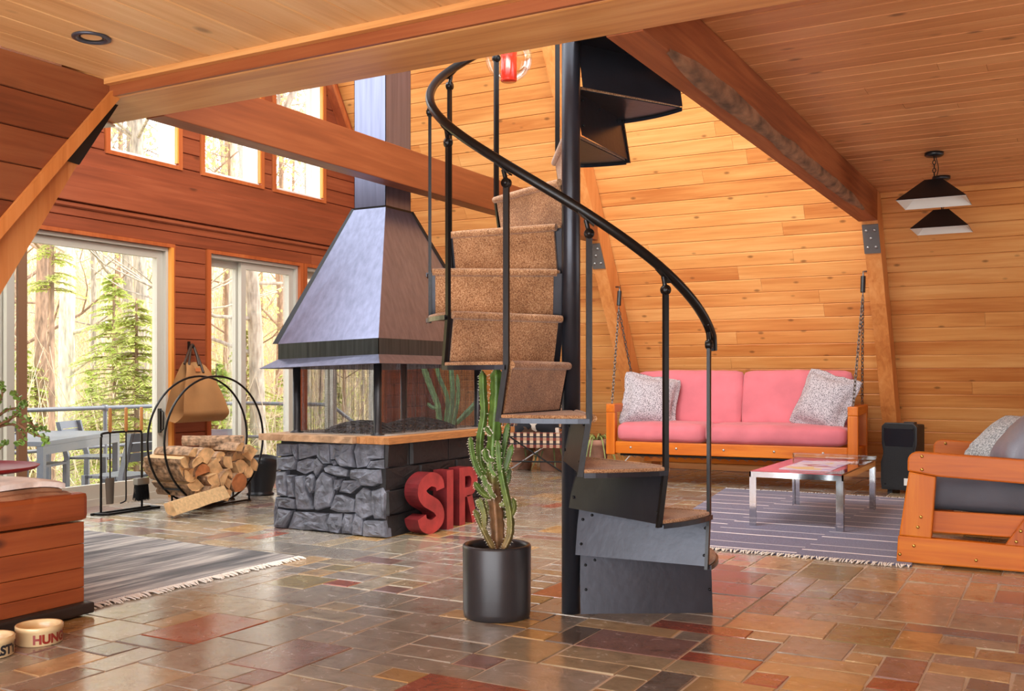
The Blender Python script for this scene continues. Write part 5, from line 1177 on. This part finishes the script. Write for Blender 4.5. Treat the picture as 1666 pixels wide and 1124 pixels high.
# ------------------------------------------------------------------ chest, blanket, tray with jade plant, dog bowls
ch = thing('wooden_chest', 'red-brown plank chest with a lid at the left edge of the room', 'chest', (-3.9, 2.1, 0))
y0, y1, xf = 2.18, 2.80, -3.60
box('plinth', (-4.25, y0, .009), (xf + .035, y1 + .025, .056), plain('black_plinth', (44, 34, 30), .6), ch, bevel=.01)
zb_ = [.056, .118, .20, .30, .392]
for i in range(4): box('plank', (xf - .022, y0, zb_[i] + .0008), (xf, y1, zb_[i + 1] - .0008), M_chest, ch, bevel=.004)
box('carcass', (-4.22, y0, .056), (xf - .0225, y1 - .002, .392), M_chest, ch)
lid = box('lid', (-4.26, y0, .397), (xf + .012, y1 + .012, .515), M_chest, ch, bevel=.022)
M_blank = plain('pale_wool_blanket', (224, 214, 208), .95, 0, .35, 60, var=.1, vscale=9, sheen=.3); M_blank2 = plain('brown_blanket_edge', (148, 104, 76), .95, 0, .3, 60, var=.15)
bl = thing('folded_blanket', 'folded pale wool blanket lying on the wooden chest', 'blanket', (-3.85, 2.2, .516))
for k, (z, m_, dx, dy) in enumerate(((.527, M_blank2, 0, 0), (.548, M_blank2, -.02, -.03), (.570, M_blank, -.012, -.02))):
    def bf(u, v, z=z, dx=dx, dy=dy):
        x = -4.2 + (xf - .005 + dx + 4.2) * u; y = 2.2 + (2.74 + dy - 2.2) * v; e = max(0, v - .8) / .2; f = max(0, u - .92) / .08
        return (x + .006 * math.sin(v * 14), y + .008 * math.sin(u * 6), z + .014 * noise.noise(Vector((x * 5, y * 5, z * 40))) * .6 + .010 - .012 * e * e - .008 * f * f)
    b = B(); b.grid(bf, 18, 40); b.grid(lambda u, v, g=bf: (g(1, v)[0], g(1, v)[1], g(1, v)[2] - .021 * u), 1, 40); b.grid(lambda u, v, g=bf: (g(u, 1)[0], g(u, 1)[1], g(u, 1)[2] - .021 * v), 18, 1); b.build('fold', m_, bl)
# tray with the plant stands at the back of the chest
tc_ = at(-75, 765, 4.62); tz_ = .555
tr_y = thing('round_tray', 'red enamel round tray behind the folded blanket', 'tray', (tc_.x, tc_.y, tz_))
B().lathe([(.30, 0), (.345, .010), (.36, .024), (.353, .026), (.335, .014), (0, .010)], (tc_.x, tc_.y, tz_), 40).build('tray_body', plain('red_enamel', (170, 26, 30), .55), tr_y)
M_jade = plain('jade_leaf', (104, 134, 62), .35, var=.25, vscale=14); M_jstem = plain('jade_stem', (120, 84, 56), .8, 0, .3, 60)
jp = thing('jade_plant', 'jade plant with small round leaves reaching in at the left edge', 'plant', (tc_.x, tc_.y, tz_ + .013))
B().lathe([(.08, .0), (.085, .005), (.11, .12), (.115, .13), (.10, .13), (.095, .11), (0, .11)], (tc_.x, tc_.y, tz_ + .013), 24).build('pot', M_terra, jp)
rj = random.Random(6); lf = B(); T = 4.30
root = Vector((tc_.x, tc_.y, tz_ + .12))
def leaf(b, p, d, L, wd):
    d = d.normalized(); s = d.orthogonal().normalized(); s.rotate(Matrix.Rotation(rj.uniform(0, 6.28), 3, d)); nrm = d.cross(s); vs = [p]; K = 8
    for sg in (1, -1):
        for k in range(K): a = 2 * PI * k / K; vs.append(p + d * (L * (.52 - .5 * math.cos(a))) + s * (wd * math.sin(a)) + nrm * sg * .0016)
    b.add(vs, [tuple(range(1, K + 1)), tuple(range(2 * K, K, -1))] + [(1 + k, 1 + (k + 1) % K, 1 + K + (k + 1) % K, 1 + K + k)[::-1] for k in range(K)], False)
BR = [[(-30, 700), (0, 690), (30, 676), (50, 690), (75, 700)], [(-20, 690), (10, 668), (40, 660), (22, 640)], [(-30, 680), (-6, 660), (4, 640), (0, 622)], [(-20, 700), (20, 690), (38, 708), (30, 722)], [(10, 688), (30, 668), (38, 655)], [(30, 690), (52, 705), (72, 712), (74, 720)], [(28, 676), (48, 684), (58, 702)], [(-25, 720), (0, 728), (8, 720)], [(-40, 690), (-50, 640), (-30, 610)], [(-60, 700), (-80, 650), (-90, 600)]]
for k, pp in enumerate(BR):
    P = smoothpath([at(x, y, T + .05 * math.sin(k * 2.3)) for x, y in pp], 5); n_ = len(P)
    B().tube(P, [.007 * (1 - .6 * i / n_) for i in range(n_)], 6).build('branch', M_jstem, jp)
    for i in range(3, n_):
        for _ in range(2 + (3 if i > n_ - 4 else 0)):
            d = Vector((rj.uniform(-1, 1), rj.uniform(-1, 1), rj.uniform(-.6, 1))); leaf(lf, P[i], d, rj.uniform(.014, .023), rj.uniform(.006, .0095))
B().tube(smoothpath([root, root + Vector((.02, .02, .05)), at(-30, 705, T)], 4), .012, 8).build('stem', M_jstem, jp)
lf.build('leaves', M_jade, jp, kind='stuff')
M_bowl = plain('cream_stoneware', (222, 196, 150), .3, coat=.3, var=.05); M_redink = plain('red_lettering', (140, 40, 28), .4); M_blackink = plain('black_lettering', (26, 26, 34), .4)
def text_on_cylinder(txt, c, r, z0, h, a0, mat, parent, name='lettering', mirror=1):
    cu = bpy.data.curves.new('txt', 'FONT'); cu.body = txt; cu.size = 1.0; cu.extrude = 0; cu.offset = .045
    o = bpy.data.objects.new('txt', cu); COL.objects.link(o); dg = bpy.context.evaluated_depsgraph_get(); dg.update()
    me = bpy.data.meshes.new_from_object(o.evaluated_get(dg)); bpy.data.objects.remove(o)
    bm = bmesh.new(); bm.from_mesh(me); bmesh.ops.triangulate(bm, faces=bm.faces)
    bmesh.ops.subdivide_edges(bm, edges=[e for e in bm.edges if e.calc_length() > .25], cuts=2)
    xs = [v.co.x for v in bm.verts]; ys = [v.co.y for v in bm.verts]; s = h / (max(ys) - min(ys)); x0 = min(xs); yb_ = min(ys)
    for v in bm.verts:
        a = a0 + (v.co.x - x0) * s * .95 / r; v.co = Vector((c[0] + (r + .0012) * math.cos(a), c[1] + (r + .0012) * math.sin(a), c[2] + z0 + (v.co.y - yb_) * s))
    bm.to_mesh(me); bm.free(); return mesh_obj(name, me, mat, parent)
def bowl(label, c, txt, ink, a0):
    t = thing('dog_bowl', label, 'bowl', (c[0], c[1], 0), 'stoneware dog bowls'); c = (c[0], c[1], .0)
    bd = B().lathe([(.076, .001), (.080, .005), (.080, .050), (.0835, .053), (.0835, .068), (.081, .071), (.074, .069), (.072, .055), (.066, .018), (0, .014)], c, 44).build('bowl_body', M_bowl, t)
    text_on_cylinder(txt, c, .080, .010, .036, a0, ink, t)
f1, f2 = onz(64, 1045), onz(-17, 1066)
va = math.atan2(-f1.y, -f1.x)                                 # direction towards the viewer
bowl('cream stoneware dog bowl with red HUNGRY lettering beside the chest', f1, 'HUNGRY', M_redink, va - .27)
va2 = math.atan2(-f2.y, -f2.x)
bowl('cream stoneware dog bowl with black THIRSTY lettering at the left edge', f2, 'THIRSTY', M_blackink, va2 - .76)
# loose cable on the floor under the swing
wc = B().tube(smoothpath([(-4.0, 9.45, .005), (-3.95, 9.3, .02), (-3.88, 9.3, .14), (-3.80, 9.35, .24)], 5), .006, 6).build('white_cable', M_white, label='thin white cable rising from the floor under the swing', cat='cable')
# ------------------------------------------------------------------ outdoors: deck, furniture, woods
DK = -.36
M_deck = plain('weathered_deck', (150, 140, 128), .8, 0, .3, 40, var=.15, stretch=(20, 1, 1))
deck = thing('deck', 'weathered wooden deck outside the glass doors', 'deck', (-8.4, 7, DK)); x = -10.4; 
while x < XW - .22:
    box('deck_board', (x, 1.0, DK - .03), (x + .135, 10.7, DK), M_deck, deck); x += .14
M_pipe = plain('galvanised_pipe', (92, 94, 100), .45, .3, var=.08)
rl_ = thing('deck_railing', 'grey pipe railing along the outer edge of the deck', 'railing', (-10.3, 8, DK))
zt, zl = .61, .14
def pipe(pts, r=.026, name='rail'): B().tube(pts, r, 10).build(name, M_pipe, rl_)
pipe([(-10.3, 1.0, zt), (-10.3, 10.62, zt)]); pipe([(-10.3, 1.0, zl), (-10.3, 10.62, zl)], .022)
pipe([(-10.3, 10.62, zt), (-8.72, 10.66, zt)]); pipe([(-10.3, 10.62, zl), (-8.72, 10.66, zl)], .022)
pipe([(-8.72, 10.66, zt), (-8.25, 11.0, .15), (-7.8, 11.3, -.3)], .024)
for x, y in ((-10.3, 2.4), (-10.3, 4.7), (-10.3, onx(171, 700, -10.3).y), (-10.3, 10.62), (-8.72, 10.66), (-8.35, 11.25)):
    pipe([(x, y, DK - .2), (x, y, zt)], .026, 'post'); B().lathe([(.036, -.035), (.036, .035)], (x, y, zt), 12).build('fitting', M_pipe, rl_)
pipe([(-8.35, 11.25, zt), (-7.2, 11.4, zt)])
M_alu = plain('grey_aluminium', (84, 86, 92), .45, .2); M_alu2 = plain('pale_aluminium', (168, 170, 186), .45, .1)
tm = frameM((-8.35, 6.05, DK), (-.5, .866, 0), (-.866, -.5, 0), (0, 0, 1)); tb_ = thing('patio_table', 'long grey aluminium patio table on the deck', 'table', tm.translation)
B().box((0, 0, .70), (1.9, .82, .745), tm).build('table_top', M_alu, tb_, bevel=.004)
for x0 in (.0, 1.84):
    for y0_ in (0.0, .76): B().box((x0, y0_, 0), (x0 + .06, y0_ + .06, .70), tm).build('leg', M_alu, tb_)
B().box((.06, .0, .62), (1.84, .03, .70), tm).build('apron', M_alu, tb_)
def chair(label, x, y, rz, mat):
    t = thing('patio_chair', label, 'chair', (x, y, DK), 'aluminium patio chairs'); M_ = TR(x, y, DK) @ RZm(rz); w_ = .26
    for s in (-1, 1):
        B().prism([(s * w_ - .02, .22, 0), (s * w_ + .02, .22, 0), (s * w_ + .02, .22, .45), (s * w_ - .02, .22, .45)], (0, -.04, 0), M_).build('leg', mat, t)
        b = B(); b.prism([(s * w_ - .02, -.26, 0), (s * w_ - .02, -.20, 0), (s * w_ - .02, -.20, .46), (s * w_ - .02, -.30, .84), (s * w_ - .02, -.345, .84), (s * w_ - .02, -.25, .44)], (.04, 0, 0), M_); b.build('leg', mat, t)
    for k in range(5): B().box((-w_ + .02, -.22 + k * .092, .42), (w_ - .02, -.14 + k * .092, .445), M_).build('seat_slat', mat, t)
    for z in (.58, .67, .76): B().prism([(-w_ + .02, -.245 - (z - .46) * .24, z), (w_ - .02, -.245 - (z - .46) * .24, z), (w_ - .02, -.27 - (z - .46) * .24, z + .08), (-w_ + .02, -.27 - (z - .46) * .24, z + .08)], (0, -.012, 0), M_).build('back_slat', mat, t)
    return t
chair('grey slatted patio chair with its back to the glass door', -7.72, 6.42, PI / 2 + .15, M_alu)
chair('grey patio chair on the far side of the table, left one', -9.45, 6.75, -PI / 2 + .5, M_alu)
chair('grey patio chair on the far side of the table, right one', -9.75, 7.75, -PI / 2 + .5, M_alu)
chair('pale patio chair outside the window right of the canvas bag', -7.55, 7.25, PI / 2 - .35, M_alu2)
# ---- ground
M_ground, nt, p, out = newmat('leaf_litter'); tcn = N(nt, 'ShaderNodeTexCoord')
na = N(nt, 'ShaderNodeTexNoise', ins={'Scale': .35, 'Detail': 8, 'Roughness': .7}); nt.links.new(tcn.outputs['Object'], na.inputs['Vector'])
rg = ramp(nt, na.outputs[0], [(.34, (150, 150, 66)), (.47, (186, 172, 116)), (.6, (206, 182, 142)), (.7, (160, 160, 80))]); nt.links.new(rg.outputs[0], p.inputs['Base Color']); p.inputs['Roughness'].default_value = .95
def gz(x, y):
    d = -x - 10; z = -2.2 + .9 * noise.noise(Vector((x * .06, y * .06, 3)))
    if d > 6: z += (d - 6) * .275 + 1.2 * noise.noise(Vector((x * .035, y * .035, 9)))
    return z
b = B(); b.grid(lambda u, v: ((-6.9 - 95 * u ** 1.5), (-40 + 190 * v), gz(-6.9 - 95 * u ** 1.5, -40 + 190 * v)), 60, 80); gr = b.build('ground', M_ground, kind='structure')
# ---- trees
def barkmat(name, c, v): return plain(name, c, .9, 0, .5, 8, var=v, vscale=5, stretch=(4, 4, 1))
BK = [barkmat('grey_bark', (150, 138, 124), .22), barkmat('brown_bark', (140, 112, 92), .22), barkmat('pale_bark', (190, 178, 160), .18)]
def leafmat(name, c, v):
    m, nt, p, out = newmat(name); p.inputs['Base Color'].default_value = rgba(c); p.inputs['Roughness'].default_value = .6
    tl = N(nt, 'ShaderNodeBsdfTranslucent'); tl.inputs[0].default_value = rgba(c); mx = N(nt, 'ShaderNodeMixShader'); mx.inputs[0].default_value = .6
    nt.links.new(p.outputs[0], mx.inputs[1]); nt.links.new(tl.outputs[0], mx.inputs[2]); nt.links.new(mx.outputs[0], out.inputs[0]); return m
LM = [leafmat('hemlock_green', (186, 194, 110), .2), leafmat('spring_bud', (204, 200, 132), .2), leafmat('fresh_green', (196, 208, 118), .2)]
tr2 = random.Random(77)
def tree(label, x, y, r, h, bm_, seed, lean=(0, 0), nb=12, leaves=0, lm=None, fork=None, group='trees beyond the deck', low=.25):
    rr = random.Random(seed); z0 = gz(x, y) - .2; t = thing('tree', label, 'tree', (x, y, z0), group)
    P = []; n = 12
    for i in range(n + 1):
        q = i / n; P.append(Vector((x + lean[0] * q * h + rr.uniform(-1, 1) * r * .35, y + lean[1] * q * h + rr.uniform(-1, 1) * r * .35, z0 + h * q)))
    P = smoothpath(P, 2); m_ = len(P)
    tb = B(); tb.tube(P, [r * (1.15 - .75 * i / m_) for i in range(m_)], 9); tb.build('trunk', bm_, t)
    bb_ = B(); tips = []
    def branch(p, d, L, rad, dep):
        pts = [p]; dd = d.copy()
        for k in range(4): dd = (dd + Vector((rr.uniform(-.35, .35), rr.uniform(-.35, .35), rr.uniform(-.1, .3)))).normalized(); pts.append(pts[-1] + dd * L / 4)
        bb_.tube(pts, [rad * (1 - .75 * k / 4) for k in range(5)], 5 if dep == 0 else 3, caps=False); tips.extend(pts[1:])
        if dep < 2:
            for k in range(3 if dep == 0 else 2): branch(pts[rr.choice((1, 2, 3, 4))], (dd + Vector((rr.uniform(-1, 1), rr.uniform(-1, 1), rr.uniform(-.3, .8)))).normalized(), L * rr.uniform(.4, .65), rad * .5, dep + 1)
    for k in range(nb):
        q = rr.uniform(low, .98); p = P[int(q * (m_ - 1))]; a = rr.uniform(0, 6.28); branch(p, Vector((math.cos(a), math.sin(a), rr.uniform(-.1, .9))).normalized(), (1.1 - q * .6) * h * .2 + .5, r * (.32 if r > .12 else .4) * (1.1 - q * .6), 0)
    if fork:
        for fa in fork: branch(P[int(.45 * m_)], Vector(fa).normalized(), h * .45, r * .6, 0)
    bb_.build('branches', bm_, t, kind='stuff')
    if leaves:
        lb = B()
        for _ in range(leaves):
            c = rr.choice(tips) + Vector((rr.gauss(0, .22), rr.gauss(0, .22), rr.gauss(0, .22))); s = rr.uniform(.03, .07); u = Vector((rr.uniform(-1, 1), rr.uniform(-1, 1), rr.uniform(-1, 1))).normalized(); v = u.orthogonal().normalized()
            lb.add([c + u * s, c + v * s * .6, c - u * s, c - v * s * .6], [(0, 1, 2, 3)])
        lb.build('leaves', lm, t, kind='stuff')
    return t
def evergreen(label, x, y, h, rad, n, seed, lm, base=.0):
    rr = random.Random(seed); z0 = gz(x, y) - .1; t = thing('evergreen', label, 'tree', (x, y, z0), 'young evergreens beyond the deck')
    B().tube([(x, y, z0), (x, y, z0 + h)], [.07, .015], 7).build('trunk', BK[1], t)
    fb_ = B(); br = B()
    for k in range(n):
        q = rr.uniform(base, 1) ** .85; a = rr.uniform(0, 6.28); L = rad * (1.08 - q) * rr.uniform(.6, 1.1); d = Vector((math.cos(a), math.sin(a), 0)); s = Vector((-d.y, d.x, 0)); p0 = Vector((x, y, z0 + h * q))
        f = lambda e: p0 + d * L * e + Vector((0, 0, .12 * L * e - .30 * L * e * e))
        br.tube([f(0), f(.5), f(1)], [.012, .008, .003], 3, caps=False)
        for j in range(24):
            e = .12 + .88 * j / 23; w_ = .20 * L * (1.1 - e) + .05
            for sg in (1, -1):
                tip = f(e) + (s * sg + d * .7).normalized() * w_ * rr.uniform(.7, 1.2) + Vector((0, 0, rr.uniform(-.06, .02))); c = f(e); m1 = c.lerp(tip, .5); nn = (tip - c).normalized().cross(Vector((0, 0, 1))) * .014
                fb_.add([c, m1 + nn, tip, m1 - nn], [(0, 1, 2, 3)])
    br.build('branches', BK[1], t, kind='stuff'); fb_.build('foliage', lm, t, kind='stuff'); return t
def gp(px, dist):                                              # a place on the ground in the direction of a doorway
    d = ray(px, 611); d.z = 0; d.normalize(); return d * dist
TREES = [(108, 19, .235, 17, 2, 'broad pale speckled trunk standing in the left glass door', (.0, .0), None), (67, 22, .20, 18, 1, 'pinkish brown trunk left of the broad pale one', (.005, 0), None), (81, 25, .12, 15, 1, 'thin brown trunk squeezed beside the broad pale one', (0, .0), None), (203, 25, .20, 17, 0, 'dark grey straight trunk near the right jamb of the left door', (.01, .01), None), (158, 27, .11, 15, 0, 'slender forked grey trunk in the middle of the left door', (.0, -.03), [(-.1, .4, 1), (.1, -.5, 1)]),
 (147, 32, .10, 14, 2, 'thin pale sapling trunk in the middle of the left door', (.0, .02), None), (8, 24, .2, 16, 1, 'brown trunk at the far left door edge', (0, 0), None), (24, 33, .14, 15, 1, 'thin trunk seen at the left door mullion', (0, .01), None), (438, 17, .22, 14, 0, 'thick leaning grey trunk in the second window', (-.03, -.05), [(.3, -.8, .5), (.1, .6, .9)]), (452, 28, .15, 16, 1, 'brown trunk right behind the leaning trunk', (0, .02), None), (362, 26, .12, 15, 1, 'brown trunk in the left half of the second window', (.0, .03), None), (384, 33, .13, 15, 0, 'grey trunk at the mullion of the second window', (0, -.02), None),
 (515, 24, .08, 12, 1, 'dark thin curved trunk behind the hearth screen', (.02, .03), None), (556, 21, .07, 11, 1, 'slim trunk seen through the right part of the hearth', (0, .02), None), (590, 26, .07, 12, 0, 'slim grey trunk beyond the deck steps', (0, 0), None), (232, 20, .22, 19, 0, 'large grey trunk seen through the first upper window', (.0, -.01), None), (380, 22, .15, 18, 2, 'budding tree seen through the second upper window', (0, 0), None), (500, 24, .14, 18, 0, 'bare tree seen through the third upper window', (0, 0), None)]
for i, (px, dist, r, h, bk, lab, lean, fork) in enumerate(TREES):
    q = gp(px, dist); tree(lab, q.x, q.y, r * .58, h, BK[bk], 500 + i, lean, 16 if dist < 30 else 10, 1100 if i in (4, 5, 10, 11, 13) else (2600 if i == 16 else 150), LM[1], fork, low=.3 if i > 14 else .18)
pos_ = random.Random(31)
for lo_px, hi_px, cnt, wh in ((-40, 262, 20, 'the left glass door'), (338, 482, 12, 'the window right of bag'), (492, 612, 10, 'the hearth screens')):
    pxs = sorted(pos_.uniform(lo_px, hi_px) for _ in range(cnt))
    for i, px in enumerate(pxs):
        q = gp(px, pos_.uniform(30, 62)); bk = pos_.choice((0, 1, 2))
        NTH = ['leftmost', 'second', 'third', 'fourth', 'fifth', 'sixth', 'seventh', 'eighth', 'ninth', 'tenth', 'eleventh', 'twelfth', 'thirteenth', 'fourteenth', 'fifteenth', 'sixteenth', 'seventeenth', 'eighteenth', 'nineteenth', 'twentieth']
        tree('slim %s trunk deep in woods, %s through %s' % (['grey', 'brown', 'pale'][bk], 'leftmost' if i == 0 else NTH[i] + ' from left', wh), q.x, q.y, pos_.uniform(.05, .11), pos_.uniform(11, 17), BK[bk], 800 + int(px * 7), (pos_.uniform(-.03, .03), pos_.uniform(-.04, .04)), 9, 260, LM[pos_.choice((0, 1, 1))], group='trunks deep in the woods')
for i, (px, dist, h, rad, n, lm, lab) in enumerate([(222, 14.5, 4.6, 2.0, 289, 0, 'bushy yellow-green evergreen beyond the railing in the left door'), (185, 18, 5.2, 2.0, 255, 2, 'feathery evergreen behind the bushy one in the left door'), (150, 21, 3.2, 1.6, 153, 2, 'low evergreen behind the patio table'), (84, 17, 8.0, 1.0, 102, 0, 'thin evergreen with high soft branches at the left door'), (352, 17, 3.8, 1.9, 221, 2, 'low evergreen in the left half of the second window'), (400, 20, 4.4, 2.1, 238, 0, 'evergreen beyond the railing corner'), (470, 21, 3.6, 1.8, 187, 2, 'low evergreen beside the leaning trunk'), (545, 23, 3.4, 1.9, 153, 0, 'low evergreen behind the hearth screens'), (300, 24, 6.0, 2.2, 204, 0, 'evergreen behind the post with the canvas bag'), (40, 22, 3.2, 1.6, 136, 2, 'low evergreen at the left end of the railing')]):
    q = gp(px, dist); evergreen(lab, q.x, q.y, h, rad, n, 900 + i, LM[lm], .05 if i != 3 else .55)

# ---- bare brush filling the woods between the trunks
M_twig = plain('bare_twigs', (196, 176, 150), .9); tb2 = B(); rw = random.Random(12)
for _ in range(900):
    q = gp(rw.uniform(-80, 640), rw.uniform(15, 55)); z0 = gz(q.x, q.y)
    for k in range(rw.randint(3, 6)):
        p0 = Vector((q.x + rw.gauss(0, .3), q.y + rw.gauss(0, .3), z0)); d = Vector((rw.gauss(0, .35), rw.gauss(0, .35), 1)).normalized(); L = rw.uniform(1.2, 4.5); pts = [p0]
        for j in range(3): d = (d + Vector((rw.gauss(0, .25), rw.gauss(0, .25), rw.gauss(.1, .15)))).normalized(); pts.append(pts[-1] + d * L / 3)
        tb2.tube(pts, [.016, .012, .008, .004], 3, caps=False, smooth=False)
tb2.build('bare_brush', M_twig, label='tangle of bare brush and saplings between the trunks outside', cat='brush', kind='stuff')
lb2 = B()
for _ in range(26000):
    q = gp(rw.uniform(-80, 640), rw.uniform(19, 55)); c = Vector((q.x, q.y, gz(q.x, q.y) + abs(rw.gauss(0, 1.5)))); s = rw.uniform(.02, .05); u = Vector((rw.uniform(-1, 1), rw.uniform(-1, 1), rw.uniform(-1, 1))).normalized(); v = u.orthogonal().normalized()
    lb2.add([c + u * s, c + v * s * .6, c - u * s, c - v * s * .6], [(0, 1, 2, 3)])
lb2.build('spring_undergrowth', LM[1], label='scattered yellow-green spring undergrowth on the slope outside', cat='undergrowth', kind='stuff')
